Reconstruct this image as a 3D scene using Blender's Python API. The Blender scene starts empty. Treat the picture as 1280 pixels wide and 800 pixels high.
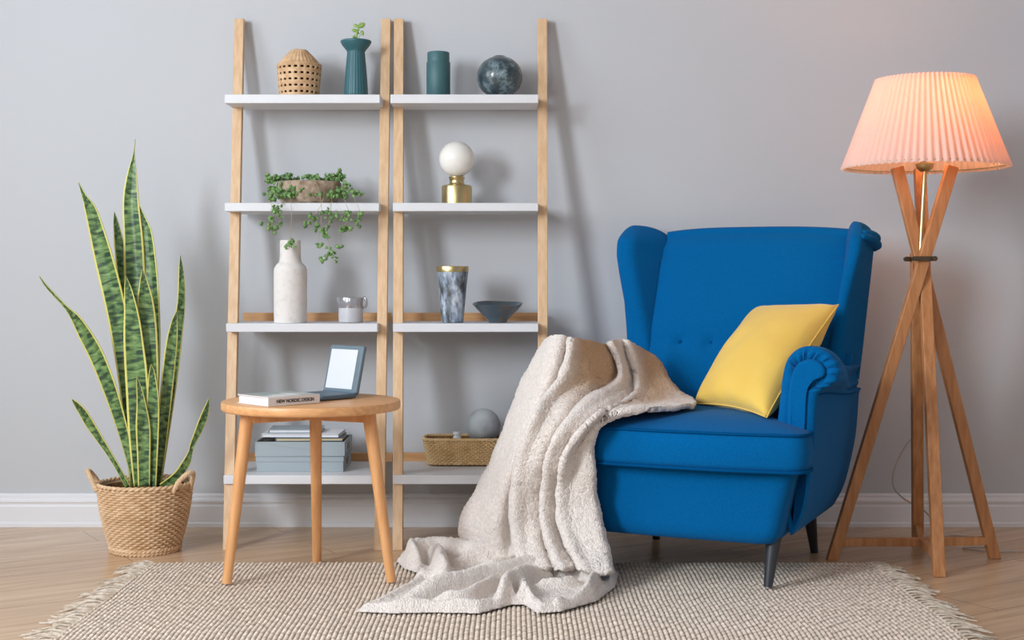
import bpy, bmesh, math, random
from math import sin, cos, pi, sqrt, radians
from mathutils import Vector, Matrix, noise
random.seed(7)
scene = bpy.context.scene
COL = scene.collection
F = 1693.0            # focal length in px of the 1280 px wide frame
EYE = 0.82            # camera height
CD = 4.5              # camera stands 4.5 m in front of y = 0
WALL = 0.015          # y of the back wall face

def at(px, py, D):
    s = F / D
    return Vector(((px - 640) / s, D - CD, EYE - (py - 350) / s))
def X(px, D): return (px - 640) * D / F
def Z(py, D): return EYE - (py - 350) * D / F
def lerp(a, b, t): return a + (b - a) * t
def clamp(v, a=0., b=1.): return max(a, min(b, v))
def smooth(a, b, v):
    t = clamp((v - a) / (b - a)) if a != b else float(v > a)
    return t * t * (3 - 2 * t)
def interp(tab, z):
    if z <= tab[0][0]: return tab[0][1]
    for (a, va), (b, vb) in zip(tab, tab[1:]):
        if z <= b: return lerp(va, vb, (z - a) / (b - a))
    return tab[-1][1]
def sinterp(tab, z):
    """catmull-rom through a table"""
    n = len(tab)
    if z <= tab[0][0]: return tab[0][1]
    if z >= tab[-1][0]: return tab[-1][1]
    for i in range(n - 1):
        if z <= tab[i + 1][0]:
            t = (z - tab[i][0]) / (tab[i + 1][0] - tab[i][0])
            p0 = tab[max(i - 1, 0)][1]; p1 = tab[i][1]; p2 = tab[i + 1][1]; p3 = tab[min(i + 2, n - 1)][1]
            return .5 * ((2 * p1) + (p2 - p0) * t + (2 * p0 - 5 * p1 + 4 * p2 - p3) * t * t + (3 * p1 - p0 - 3 * p2 + p3) * t ** 3)
def cr(pts, t):
    """catmull-rom of tuples, t in 0..len-1"""
    n = len(pts); i = int(clamp(math.floor(t), 0, n - 2)); f = t - i
    p0 = pts[max(i - 1, 0)]; p1 = pts[i]; p2 = pts[i + 1]; p3 = pts[min(i + 2, n - 1)]
    return tuple(.5 * ((2 * b) + (c - a) * f + (2 * a - 5 * b + 4 * c - d) * f * f + (3 * b - a - 3 * c + d) * f ** 3)
                 for a, b, c, d in zip(p0, p1, p2, p3))
def path(pts, n):
    return [Vector(cr([tuple(p) for p in pts], (len(pts) - 1) * k / n)) for k in range(n + 1)]

# ------------------------------------------------------------------ materials
def srgb(r, g, b):
    f = lambda c: (c / 255 / 12.92) if c / 255 <= .04045 else ((c / 255 + .055) / 1.055) ** 2.4
    return (f(r), f(g), f(b), 1)
def new_mat(name):
    m = bpy.data.materials.new(name); m.use_nodes = True
    nt = m.node_tree
    return m, nt, nt.nodes['Principled BSDF']
def mat(name, c, rough=.6, metal=0, c2=None, nscale=8, stretch=(1, 1, 1), bump=0, bscale=None, bdist=.002, spec=.5, lo=.35, hi=.65, sheen=0, coat=0, detail=4):
    m, nt, b = new_mat(name)
    b.inputs['Base Color'].default_value = srgb(*c)
    b.inputs['Roughness'].default_value = rough
    b.inputs['Metallic'].default_value = metal
    b.inputs['Specular IOR Level'].default_value = spec
    b.inputs['Sheen Weight'].default_value = sheen
    b.inputs['Coat Weight'].default_value = coat
    L = nt.links
    tc = nt.nodes.new('ShaderNodeTexCoord'); mp = nt.nodes.new('ShaderNodeMapping')
    mp.inputs['Scale'].default_value = stretch
    L.new(tc.outputs['Object'], mp.inputs['Vector'])
    if c2 is not None:
        n = nt.nodes.new('ShaderNodeTexNoise'); n.inputs['Scale'].default_value = nscale; n.inputs['Detail'].default_value = detail
        L.new(mp.outputs[0], n.inputs['Vector'])
        r = nt.nodes.new('ShaderNodeValToRGB')
        r.color_ramp.elements[0].position = lo; r.color_ramp.elements[1].position = hi
        r.color_ramp.elements[0].color = srgb(*c); r.color_ramp.elements[1].color = srgb(*c2)
        L.new(n.outputs['Fac'], r.inputs['Fac']); L.new(r.outputs[0], b.inputs['Base Color'])
    if bump:
        n2 = nt.nodes.new('ShaderNodeTexNoise'); n2.inputs['Scale'].default_value = bscale or nscale; n2.inputs['Detail'].default_value = 5
        L.new(mp.outputs[0], n2.inputs['Vector'])
        bp = nt.nodes.new('ShaderNodeBump'); bp.inputs['Strength'].default_value = bump; bp.inputs['Distance'].default_value = bdist
        L.new(n2.outputs['Fac'], bp.inputs['Height']); L.new(bp.outputs[0], b.inputs['Normal'])
    return m
M = {}
M['wall'] = mat('wall_paint', (196, 198, 201), .9, bump=.15, bscale=60, bdist=.001, spec=.2)
M['white'] = mat('white_lacquer', (222, 223, 225), .45, c2=(216, 217, 220), nscale=5)
M['base'] = mat('white_baseboard_paint', (228, 228, 230), .4)
M['pine'] = mat('light_pine', (226, 192, 154), .5, c2=(212, 174, 132), nscale=14, stretch=(6, 6, .5), bump=.1, bscale=30)
M['pine_h'] = mat('pine_crosswise', (214, 165, 115), .5, c2=(196, 145, 95), nscale=14, stretch=(.5, 6, 6))
M['beech'] = mat('beech', (222, 164, 108), .42, c2=(206, 146, 92), nscale=10, stretch=(7, 7, .6), bump=.08, bscale=30)
M['beech_top'] = mat('beech_top', (226, 172, 118), .4, c2=(208, 150, 98), nscale=10, stretch=(.6, 9, 9), bump=.08, bscale=30)
M['lampwood'] = mat('oiled_oak', (196, 138, 90), .45, c2=(172, 114, 68), nscale=12, stretch=(7, 7, .6), bump=.1, bscale=30)
M['brass'] = mat('brass', (196, 178, 130), .3, 1)
M['blue'] = None
M['legblack'] = mat('black_stained_wood', (44, 48, 54), .4)
M['yellow'] = mat('yellow_cotton', (241, 202, 96), .85, c2=(237, 195, 88), nscale=6, bump=.4, bscale=500, bdist=.0008, sheen=.3, spec=.2)
M['straw'] = mat('woven_straw', (228, 198, 162), .7, c2=(202, 164, 122), nscale=30, lo=.3, hi=.75, bump=.3, bscale=150, bdist=.001)
M['straw2'] = mat('yellow_rattan', (244, 214, 164), .7, c2=(224, 186, 130), nscale=30, lo=.3, hi=.75, bump=.3, bscale=150, bdist=.001)
M['cane'] = mat('pale_cane', (218, 184, 146), .7, c2=(190, 150, 108), nscale=40, bump=.3, bscale=200, bdist=.001)
M['soil'] = mat('dark_soil', (52, 42, 34), .95, c2=(30, 25, 20), nscale=60, bump=1, bscale=80, bdist=.01)
M['teal'] = mat('petrol_glaze', (60, 102, 106), .5, c2=(54, 94, 100), nscale=10)
M['teal2'] = mat('petrol_vase_glaze', (50, 98, 106), .45)
M['globe'] = mat('opal_glass', (238, 236, 228), .25, coat=.4)
M['vase'] = mat('chalky_white_clay', (224, 219, 214), .85, c2=(208, 202, 196), nscale=55, lo=.5, hi=.8, bump=.6, bscale=40, bdist=.003)
M['mug'] = mat('pale_stoneware', (200, 200, 204), .3, c2=(186, 184, 188), nscale=20, coat=.5)
M['mugmetal'] = mat('silvery_glaze', (176, 176, 182), .15, .6)
M['stone'] = mat('mottled_stone_bowl', (128, 108, 88), .95, c2=(196, 178, 156), nscale=45, lo=.3, hi=.75, bump=1, bscale=60, bdist=.004)
M['leaf'] = mat('ivy_green', (84, 126, 66), .55, c2=(130, 164, 98), nscale=60)
M['stem'] = mat('thin_stem', (178, 160, 128), .7)
M['sprout'] = mat('fresh_sprout_green', (110, 150, 72), .5, c2=(160, 185, 100), nscale=60)
M['box'] = mat('grey_blue_card', (164, 175, 180), .7, c2=(157, 169, 175), nscale=5)
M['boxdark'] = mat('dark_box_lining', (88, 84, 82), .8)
M['paper'] = mat('white_paper', (226, 228, 232), .7)
M['pages'] = mat('book_pages', (222, 206, 168), .8, c2=(202, 186, 148), nscale=20, stretch=(1, 1, 60))
M['cover'] = mat('pale_cover', (218, 218, 214), .5, c2=(150, 160, 158), nscale=7, lo=.42, hi=.55)
M['coverwhite'] = mat('white_book_spine', (222, 216, 212), .55)
M['ink'] = mat('black_ink', (40, 36, 34), .6)
M['slate'] = mat('slate_blue_cover', (84, 102, 116), .55)
M['slatelight'] = mat('pale_slate_bezel', (100, 118, 128), .5)
M['screen'] = mat('white_reader_screen', (214, 217, 221), .35)
M['bowl'] = mat('dark_blue_glaze', (62, 78, 90), .25, c2=(92, 84, 76), nscale=18, lo=.5, hi=.7, coat=.5)
M['ball'] = mat('marbled_grey_stone', (196, 205, 210), .6, c2=(140, 150, 160), nscale=14, lo=.35, hi=.7)
M['dark_inside'] = mat('basket_inside_shade', (150, 112, 72), .9, c2=(112, 80, 48), nscale=60)  # dark brown stands in for the shade inside the baskets
M['cloth'] = mat('folded_linen', (190, 180, 165), .9)
M['cord'] = mat('grey_cord', (186, 174, 162), .5)
M['glass'] = mat('jar_glass', (226, 228, 230), .1, coat=.5)
M['rug'] = None
M['metal'] = mat('dark_bracket_metal', (108, 92, 74), .35, .9)

def mottled(name, cols, scale, rough, stretch=(1, 1, 1)):
    m, nt, b = new_mat(name); L = nt.links
    tc = nt.nodes.new('ShaderNodeTexCoord'); mp = nt.nodes.new('ShaderNodeMapping'); mp.inputs['Scale'].default_value = stretch
    L.new(tc.outputs['Object'], mp.inputs[0])
    n = nt.nodes.new('ShaderNodeTexNoise'); n.inputs['Scale'].default_value = scale; n.inputs['Detail'].default_value = 6; n.inputs['Roughness'].default_value = .7
    L.new(mp.outputs[0], n.inputs['Vector'])
    r = nt.nodes.new('ShaderNodeValToRGB'); els = r.color_ramp.elements
    for k, (p, c) in enumerate(cols):
        e = els[k] if k < 2 else els.new(p)
        e.position = p; e.color = srgb(*c)
    L.new(n.outputs['Fac'], r.inputs[0]); L.new(r.outputs[0], b.inputs['Base Color'])
    b.inputs['Roughness'].default_value = rough; b.inputs['Coat Weight'].default_value = .4
    bp = nt.nodes.new('ShaderNodeBump'); bp.inputs['Strength'].default_value = .4; bp.inputs['Distance'].default_value = .003
    L.new(n.outputs['Fac'], bp.inputs['Height']); L.new(bp.outputs[0], b.inputs['Normal'])
    return m
M['sphere'] = mottled('mottled_dark_glaze', [(.38, (38, 50, 56)), (.5, (58, 74, 80)), (.6, (112, 132, 138)), (.68, (150, 162, 164))], 22, .35)
M['tumbler'] = mottled('streaked_blue_grey_glaze', [(.38, (50, 54, 54)), (.46, (104, 112, 118)), (.54, (146, 162, 182)), (.62, (204, 210, 216))], 30, .35, (1, 1, .4))

# blue upholstery: fine weave
def blue_mat():
    m, nt, b = new_mat('royal_blue_wool'); L = nt.links
    tc = nt.nodes.new('ShaderNodeTexCoord')
    n = nt.nodes.new('ShaderNodeTexNoise'); n.inputs['Scale'].default_value = 420; n.inputs['Detail'].default_value = 3
    L.new(tc.outputs['Object'], n.inputs['Vector'])
    r = nt.nodes.new('ShaderNodeValToRGB')
    r.color_ramp.elements[0].color = srgb(0, 84, 140); r.color_ramp.elements[1].color = srgb(0, 102, 164)
    r.color_ramp.elements[0].position = .3; r.color_ramp.elements[1].position = .7
    L.new(n.outputs['Fac'], r.inputs[0]); L.new(r.outputs[0], b.inputs['Base Color'])
    b.inputs['Roughness'].default_value = .9; b.inputs['Sheen Weight'].default_value = .04; b.inputs['Specular IOR Level'].default_value = .06
    bp = nt.nodes.new('ShaderNodeBump'); bp.inputs['Strength'].default_value = .3; bp.inputs['Distance'].default_value = .0008
    L.new(n.outputs['Fac'], bp.inputs['Height']); L.new(bp.outputs[0], b.inputs['Normal'])
    return m
M['blue'] = blue_mat()
M['blue2'] = mat('blue_piping', (0, 74, 126), .9, spec=.05)

def floor_mat():
    m, nt, b = new_mat('oak_plank_floor'); L = nt.links
    tc = nt.nodes.new('ShaderNodeTexCoord'); mp = nt.nodes.new('ShaderNodeMapping')
    mp.inputs['Rotation'].default_value = (0, 0, radians(-32)); mp.inputs['Location'].default_value = (.13, .085, 0)
    L.new(tc.outputs['Object'], mp.inputs[0])
    br = nt.nodes.new('ShaderNodeTexBrick')
    br.inputs['Scale'].default_value = 1; br.inputs['Brick Width'].default_value = 1.1; br.inputs['Row Height'].default_value = .19
    br.inputs['Mortar Size'].default_value = .0014; br.inputs['Mortar Smooth'].default_value = .3; br.inputs['Bias'].default_value = 0
    br.inputs['Color1'].default_value = srgb(208, 176, 142); br.inputs['Color2'].default_value = srgb(199, 165, 130); br.inputs['Mortar'].default_value = srgb(128, 98, 70)
    L.new(mp.outputs[0], br.inputs['Vector'])
    mp2 = nt.nodes.new('ShaderNodeMapping'); mp2.inputs['Scale'].default_value = (1.2, 14, 1); L.new(mp.outputs[0], mp2.inputs[0])
    n = nt.nodes.new('ShaderNodeTexNoise'); n.inputs['Scale'].default_value = 2.2; n.inputs['Detail'].default_value = 6; n.inputs['Distortion'].default_value = .6
    L.new(mp2.outputs[0], n.inputs['Vector'])
    r = nt.nodes.new('ShaderNodeValToRGB'); r.color_ramp.elements[0].color = (.80, .78, .76, 1); r.color_ramp.elements[1].color = (1.08, 1.08, 1.08, 1)
    r.color_ramp.elements[0].position = .3; r.color_ramp.elements[1].position = .7
    L.new(n.outputs['Fac'], r.inputs[0])
    mx = nt.nodes.new('ShaderNodeMix'); mx.data_type = 'RGBA'; mx.blend_type = 'MULTIPLY'; mx.inputs[0].default_value = 1
    L.new(br.outputs['Color'], mx.inputs[6]); L.new(r.outputs[0], mx.inputs[7]); L.new(mx.outputs[2], b.inputs['Base Color'])
    b.inputs['Roughness'].default_value = .27; b.inputs['Specular IOR Level'].default_value = .5
    bp = nt.nodes.new('ShaderNodeBump'); bp.inputs['Strength'].default_value = .25; bp.inputs['Distance'].default_value = .001; bp.invert = True
    L.new(br.outputs['Fac'], bp.inputs['Height']); L.new(bp.outputs[0], b.inputs['Normal'])
    return m
M['floor'] = floor_mat()

def vc_mat(name, layer, c0, c1, rough, bscale=0, bdist=.002, nscale=0, sheen=0, amt=.1):
    """colour mixed between c0 and c1 by a mesh attribute that marks painted groove shade / reverse side areas"""
    m, nt, b = new_mat(name); L = nt.links
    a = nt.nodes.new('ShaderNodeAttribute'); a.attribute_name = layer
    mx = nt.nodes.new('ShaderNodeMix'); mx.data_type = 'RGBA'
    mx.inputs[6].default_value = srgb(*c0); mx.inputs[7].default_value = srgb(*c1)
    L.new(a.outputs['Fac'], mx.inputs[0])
    out = mx.outputs[2]
    tc = nt.nodes.new('ShaderNodeTexCoord')
    if nscale:
        n = nt.nodes.new('ShaderNodeTexNoise'); n.inputs['Scale'].default_value = nscale; n.inputs['Detail'].default_value = 4
        L.new(tc.outputs['Object'], n.inputs['Vector'])
        r = nt.nodes.new('ShaderNodeValToRGB'); r.color_ramp.elements[0].color = (1 - amt,) * 3 + (1,); r.color_ramp.elements[1].color = (1 + amt,) * 3 + (1,)
        r.color_ramp.elements[0].position = .3; r.color_ramp.elements[1].position = .7
        L.new(n.outputs['Fac'], r.inputs[0])
        m2 = nt.nodes.new('ShaderNodeMix'); m2.data_type = 'RGBA'; m2.blend_type = 'MULTIPLY'; m2.inputs[0].default_value = 1
        L.new(out, m2.inputs[6]); L.new(r.outputs[0], m2.inputs[7]); out = m2.outputs[2]
    L.new(out, b.inputs['Base Color'])
    b.inputs['Roughness'].default_value = rough; b.inputs['Sheen Weight'].default_value = sheen; b.inputs['Specular IOR Level'].default_value = .15
    if bscale:
        n = nt.nodes.new('ShaderNodeTexNoise'); n.inputs['Scale'].default_value = bscale; n.inputs['Detail'].default_value = 5
        L.new(tc.outputs['Object'], n.inputs['Vector'])
        bp = nt.nodes.new('ShaderNodeBump'); bp.inputs['Strength'].default_value = .8; bp.inputs['Distance'].default_value = bdist
        L.new(n.outputs['Fac'], bp.inputs['Height']); L.new(bp.outputs[0], b.inputs['Normal'])
    return m
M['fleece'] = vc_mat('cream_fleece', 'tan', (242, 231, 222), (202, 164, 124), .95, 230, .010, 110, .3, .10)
M['rug'] = vc_mat('jute_rug', 'gap_shade', (234, 219, 202), (168, 146, 124), .95, 260, .002, 70, .1, .18)
M['fringe'] = mat('jute_fringe', (218, 206, 190), .95, c2=(176, 156, 134), nscale=60)

def snake_leaf_mat():
    m, nt, b = new_mat('snake_plant_leaf'); L = nt.links
    uv = nt.nodes.new('ShaderNodeUVMap'); uv.uv_map = 'UVMap'
    sp = nt.nodes.new('ShaderNodeSeparateXYZ'); L.new(uv.outputs[0], sp.inputs[0])
    n = nt.nodes.new('ShaderNodeTexNoise'); n.inputs['Scale'].default_value = 1; n.inputs['Detail'].default_value = 2; n.inputs['Distortion'].default_value = .35
    mp = nt.nodes.new('ShaderNodeMapping'); mp.inputs['Scale'].default_value = (1.2, 46, 1); L.new(uv.outputs[0], mp.inputs[0])
    L.new(mp.outputs[0], n.inputs['Vector'])
    r = nt.nodes.new('ShaderNodeValToRGB'); e = r.color_ramp.elements
    e[0].position = .40; e[0].color = srgb(44, 68, 50); e[1].position = .48; e[1].color = srgb(76, 106, 62)
    x = e.new(.55); x.color = srgb(100, 132, 76); x = e.new(.66); x.color = srgb(128, 156, 98)
    L.new(n.outputs['Fac'], r.inputs[0])
    # margin mask |2u-1|
    m1 = nt.nodes.new('ShaderNodeMath'); m1.operation = 'MULTIPLY_ADD'; m1.inputs[1].default_value = 2; m1.inputs[2].default_value = -1
    L.new(sp.outputs[0], m1.inputs[0])
    m2 = nt.nodes.new('ShaderNodeMath'); m2.operation = 'ABSOLUTE'; L.new(m1.outputs[0], m2.inputs[0])
    m3 = nt.nodes.new('ShaderNodeMapRange'); m3.inputs['From Min'].default_value = .80; m3.inputs['From Max'].default_value = .86
    L.new(m2.outputs[0], m3.inputs['Value'])
    mx = nt.nodes.new('ShaderNodeMix'); mx.data_type = 'RGBA'; mx.inputs[7].default_value = srgb(214, 206, 112)
    L.new(m3.outputs[0], mx.inputs[0]); L.new(r.outputs[0], mx.inputs[6]); L.new(mx.outputs[2], b.inputs['Base Color'])
    b.inputs['Roughness'].default_value = .42
    return m
M['snake'] = snake_leaf_mat()

def shade_mat():
    m = bpy.data.materials.new('pleated_fabric_shade'); m.use_nodes = True; nt = m.node_tree; nt.nodes.clear(); L = nt.links
    o = nt.nodes.new('ShaderNodeOutputMaterial'); d = nt.nodes.new('ShaderNodeBsdfDiffuse'); t = nt.nodes.new('ShaderNodeBsdfTranslucent'); x = nt.nodes.new('ShaderNodeMixShader')
    d.inputs[0].default_value = srgb(246, 234, 226); t.inputs[0].default_value = srgb(250, 186, 148); x.inputs[0].default_value = .42
    L.new(d.outputs[0], x.inputs[1]); L.new(t.outputs[0], x.inputs[2]); L.new(x.outputs[0], o.inputs[0])
    return m
M['shade'] = shade_mat()
def bulb_mat():
    m = bpy.data.materials.new('lit_bulb'); m.use_nodes = True; b = m.node_tree.nodes['Principled BSDF']
    b.inputs['Emission Color'].default_value = (1, .62, .3, 1); b.inputs['Emission Strength'].default_value = 18
    return m
M['bulb'] = bulb_mat()

# ------------------------------------------------------------------ mesh helpers
class MB:
    def __init__(s): s.v = []; s.f = []; s.uv = {}; s.attr = []
    def add(s, vs, fs):
        o = len(s.v); s.v += [tuple(v) for v in vs]; s.f += [tuple(i + o for i in f) for f in fs]; return o
    def box(s, c, d, rot=None):
        c = Vector(c); vs = []
        for sx in (-.5, .5):
            for sy in (-.5, .5):
                for sz in (-.5, .5):
                    p = Vector((sx * d[0], sy * d[1], sz * d[2]))
                    if rot: p = rot @ p
                    vs.append(c + p)
        s.add(vs, [(0, 1, 3, 2), (4, 6, 7, 5), (0, 4, 5, 1), (2, 3, 7, 6), (0, 2, 6, 4), (1, 5, 7, 3)]); return s
    def hexa(s, b4, t4):
        s.add(list(b4) + list(t4), [(3, 2, 1, 0), (4, 5, 6, 7), (0, 1, 5, 4), (1, 2, 6, 5), (2, 3, 7, 6), (3, 0, 4, 7)]); return s
    def grid(s, fn, nu, nv, cu=False, cv=False):
        NU = nu if cu else nu + 1; NV = nv if cv else nv + 1
        vs = [fn(i / nu, j / nv) for i in range(NU) for j in range(NV)]
        fs = []
        for i in range(nu):
            for j in range(nv):
                a = i * NV + j; b = i * NV + (j + 1) % NV; i2 = (i + 1) % NU if cu else i + 1
                fs.append((a, i2 * NV + j, i2 * NV + (j + 1) % NV, b))
        return s.add(vs, fs)
    def lathe(s, prof, c, n=48, fr=None):
        c = Vector(c); np_ = len(prof)
        def fn(u, v):
            r, z = prof[round(v * (np_ - 1))]
            a = 2 * pi * u
            if fr: r = fr(a, r, z)
            return c + Vector((r * cos(a), r * sin(a), z))
        s.grid(fn, n, np_ - 1, cu=True); return s
    def tube(s, pts, r, n=8, caps=True, closed=False):
        pts = [Vector(p) for p in pts]; N = len(pts); rf = r if callable(r) else (lambda t: r)
        vs = []; up = Vector((0, 0, 1)); prev = None
        for i, p in enumerate(pts):
            if closed: t = pts[(i + 1) % N] - pts[i - 1]
            else: t = (pts[min(i + 1, N - 1)] - pts[max(i - 1, 0)])
            t.normalize()
            if prev is None:
                a = t.orthogonal().normalized()
            else:
                a = (prev - t * prev.dot(t)); a = a.normalized() if a.length > 1e-6 else t.orthogonal().normalized()
            prev = a; b = t.cross(a); rr = rf(i / max(N - 1, 1))
            vs += [p + (a * cos(2 * pi * k / n) + b * sin(2 * pi * k / n)) * rr for k in range(n)]
        fs = []
        for i in range(N if closed else N - 1):
            for k in range(n):
                i2 = (i + 1) % N
                fs.append((i * n + k, i * n + (k + 1) % n, i2 * n + (k + 1) % n, i2 * n + k))
        if caps and not closed: fs += [tuple(range(n))[::-1], tuple((N - 1) * n + k for k in range(n))]
        s.add(vs, fs); return s
    def bar(s, p, q, w, d, side=(1, 0, 0)):
        """rectangular bar from p to q; w along side, d the other way"""
        p = Vector(p); q = Vector(q); t = (q - p).normalized(); a = Vector(side); a = (a - t * a.dot(t)).normalized(); b = t.cross(a)
        f = lambda o: [o + a * w / 2 + b * d / 2, o - a * w / 2 + b * d / 2, o - a * w / 2 - b * d / 2, o + a * w / 2 - b * d / 2]
        s.hexa(f(p), f(q)); return s
    def build(s, name, m, parent=None, loc=None, sharp=40, bevel=0, seg=2, subsurf=0, solid=0, merge=1e-5, mats=None, attr=None, smoothm=0):
        me = bpy.data.meshes.new(name); me.from_pydata(s.v, [], s.f)
        if attr is not None:
            la = me.attributes.new(attr, 'FLOAT', 'POINT'); la.data.foreach_set('value', s.attr)
        if s.uv:
            uvl = me.uv_layers.new(name='UVMap')
            for lp in me.loops: uvl.data[lp.index].uv = s.uv[lp.vertex_index]
        bm = bmesh.new(); bm.from_mesh(me)
        if merge: bmesh.ops.remove_doubles(bm, verts=bm.verts, dist=merge)
        bmesh.ops.recalc_face_normals(bm, faces=bm.faces); bm.to_mesh(me); bm.free()
        me.polygons.foreach_set('use_smooth', [True] * len(me.polygons))
        if not subsurf: me.set_sharp_from_angle(angle=radians(sharp))
        for mm in (mats or [m]): me.materials.append(mm)
        o = bpy.data.objects.new(name, me); COL.objects.link(o)
        if parent is not None: o.parent = parent
        if loc is not None: o.location = loc
        if solid:
            md = o.modifiers.new('solid', 'SOLIDIFY'); md.thickness = solid; md.offset = 0
        if bevel:
            md = o.modifiers.new('bevel', 'BEVEL'); md.width = bevel; md.segments = seg; md.limit_method = 'ANGLE'; md.angle_limit = radians(35)
        if subsurf:
            md = o.modifiers.new('sub', 'SUBSURF'); md.levels = subsurf; md.render_levels = subsurf
        return o
def tag(o, label=None, cat=None, group=None, kind=None):
    if label: o['label'] = label
    if cat: o['category'] = cat
    if group: o['group'] = group
    if kind: o['kind'] = kind
    return o
def thing(name, loc, label, cat, group=None, rz=0):
    o = bpy.data.objects.new(name, None); COL.objects.link(o); o.location = loc; o.rotation_euler = (0, 0, rz)
    o.empty_display_size = .1
    return tag(o, label, cat, group)
def prof_arc(pts, n=6):
    """smooth lathe profile"""
    return [cr(pts, (len(pts) - 1) * k / (n * (len(pts) - 1))) for k in range(n * (len(pts) - 1) + 1)]

# ------------------------------------------------------------------ setting
XL, XR, YF, ZC = -2.7, 2.9, -5.4, 2.75
m = MB(); m.box(((XL + XR) / 2, WALL + .05, ZC / 2), (XR - XL + .2, .1, ZC)); tag(m.build('wall_back', M['wall']), kind='structure')
m = MB(); m.box(((XL + XR) / 2, (WALL + YF) / 2, -.025), (XR - XL + .2, WALL - YF + .2, .05)); tag(m.build('floor', M['floor']), kind='structure')
# moulded baseboard
prof = [(0, 0), (-.022, 0), (-.022, .012), (-.018, .016), (-.018, .068), (-.0155, .072), (-.0155, .078), (-.0185, .081), (-.0185, .088), (-.014, .094), (-.010, .096), (-.010, .103), (-.004, .109), (0, .109)]
m = MB(); m.grid(lambda u, v: (lerp(XL, XR, u), WALL + prof[round(v * 13)][0], prof[round(v * 13)][1]), 1, 13)
tag(m.build('baseboard_back', M['base'], sharp=25), kind='structure')
# left wall with a tall window (outside the frame, the daylight comes through it)
WINS = [(-2.25, -1.15), (-4.35, -3.25)]; wz0, wz1 = 1.0, 2.6      # two tall casements, one near the shelf wall
m = MB(); ed = [YF] + [e for w_ in sorted(WINS) for e in w_] + [WALL]
for a, b in zip(ed[0::2], ed[1::2]): m.box((XL - .05, (a + b) / 2, ZC / 2), (.1, b - a, ZC))
for a, b in WINS:
    m.box((XL - .05, (a + b) / 2, wz0 / 2), (.1, b - a, wz0)); m.box((XL - .05, (a + b) / 2, (wz1 + ZC) / 2), (.1, b - a, ZC - wz1))
tag(m.build('wall_left', M['wall']), kind='structure')
for k, (a, b) in enumerate(WINS):
    m = MB()
    for y in (a + .03, b - .03): m.box((XL - .05, y, (wz0 + wz1) / 2), (.06, .06, wz1 - wz0))
    for z in (wz0 + .03, wz1 - .03): m.box((XL - .05, (a + b) / 2, z), (.06, b - a, .06))
    tag(m.build('window_%d' % (k + 1), M['base'], bevel=.004), kind='structure')
m = MB(); m.box((XR + .05, (WALL + YF) / 2, ZC / 2), (.1, WALL - YF, ZC)); tag(m.build('wall_right', M['wall']), kind='structure')
m = MB(); m.box(((XL + XR) / 2, (WALL + YF) / 2, ZC + .05), (XR - XL + .2, WALL - YF + .2, .1)); tag(m.build('ceiling', M['wall']), kind='structure')
# ------------------------------------------------------------------ rug
def make_rug():
    x0, x1, y0, y1 = -1.035, 1.032, 2.63 - CD, 3.885 - CD
    root = thing('jute_rug', (0, (y0 + y1) / 2, 0), 'flat woven beige jute rug with fringed ends under the armchair and table', 'rug')
    nr = 172; nu = nr * 5; nv = 260
    m = MB()
    for i in range(nu + 1):
        for j in range(nv + 1):
            u = i / nu; v = j / nv
            x = lerp(x0, x1, u); y = lerp(y0, y1, v)
            row = u * nr; k = math.floor(row); fr = row - k
            ridge = sqrt(max(0, sin(pi * fr)))
            ph = (k % 2) * .5 + .25 * sin(k * 12.9)
            knot = .5 + .5 * sin(2 * pi * (y / .026 + ph + .3 * noise.noise(Vector((x * 7, y * 7, 2)))))
            h = ridge * (.5 + .5 * knot ** .7)
            edge = min(1, (min(u, 1 - u) * 2.07) / .006 + .2, (min(v, 1 - v) * 1.25) / .006 + .2)
            wob = .003 * sin(y * 9 + 1) + .0015 * sin(y * 31)
            z = .0065 + (.0055 * h + .0012 * noise.noise(Vector((x * 60, y * 60, 0)))) * edge
            z += .0015 * noise.noise(Vector((x * 3, y * 3, 5)))
            m.v.append((x + wob * (1 if u > .5 else -1) * abs(u - .5) * 2, y - (y0 + y1) / 2, z)); 
            kid = math.floor(y / .026 + ph); rnd_ = .5 + .5 * sin(kid * 78.233 + k * 37.719 + 4 * sin(k * 1.7))
            m.attr.append(clamp(.50 * (1 - ridge) + .85 * (1 - knot) ** 3 * rnd_ + .12 * rnd_))  # paints shade into the grooves, plus a random tone per knot
    for i in range(nu):
        for j in range(nv):
            a = i * (nv + 1) + j; m.f.append((a, a + nv + 1, a + nv + 2, a + 1))
    # skirt to the floor
    def skirt(idx):
        o = len(m.v)
        for a in idx:
            p = m.v[a]; m.v.append((p[0], p[1], .0005)); m.attr.append(.6)
        for k in range(len(idx) - 1): m.f.append((idx[k], idx[k + 1], o + k + 1, o + k))
    skirt([i * (nv + 1) for i in range(nu + 1)]); skirt([i * (nv + 1) + nv for i in range(nu + 1)])
    skirt(list(range(nv + 1))); skirt([nu * (nv + 1) + j for j in range(nv + 1)])
    m.build('woven_body', M['rug'], root, attr='gap_shade', merge=0, sharp=80)
    nt_ = 48
    for side in (-1, 1):
        for k in range(nt_):
            y = lerp(y0 + .012, y1 - .012, k / (nt_ - 1)) - (y0 + y1) / 2
            xx = x0 if side < 0 else x1
            m = MB(); L = random.uniform(.045, .085)
            for q in range(5):
                dy = random.uniform(-.012, .012); d2 = random.uniform(-.028, .028)
                ll = L * random.uniform(.75, 1.1)
                pts = [(xx - side * .012, y + dy * .3, .010), (xx + side * ll * .25, y + dy * .5, .012 + random.uniform(0, .004)),
                       (xx + side * ll * .65, y + dy + d2 * .5, .006 + random.uniform(0, .006)), (xx + side * ll, y + dy + d2, .0035 + random.uniform(0, .003))]
                m.tube(path(pts, 5), lambda t: .0026 * (1 - .35 * t), 5)
            m.build('fringe_tassel', M['fringe'], root)
make_rug()

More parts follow.
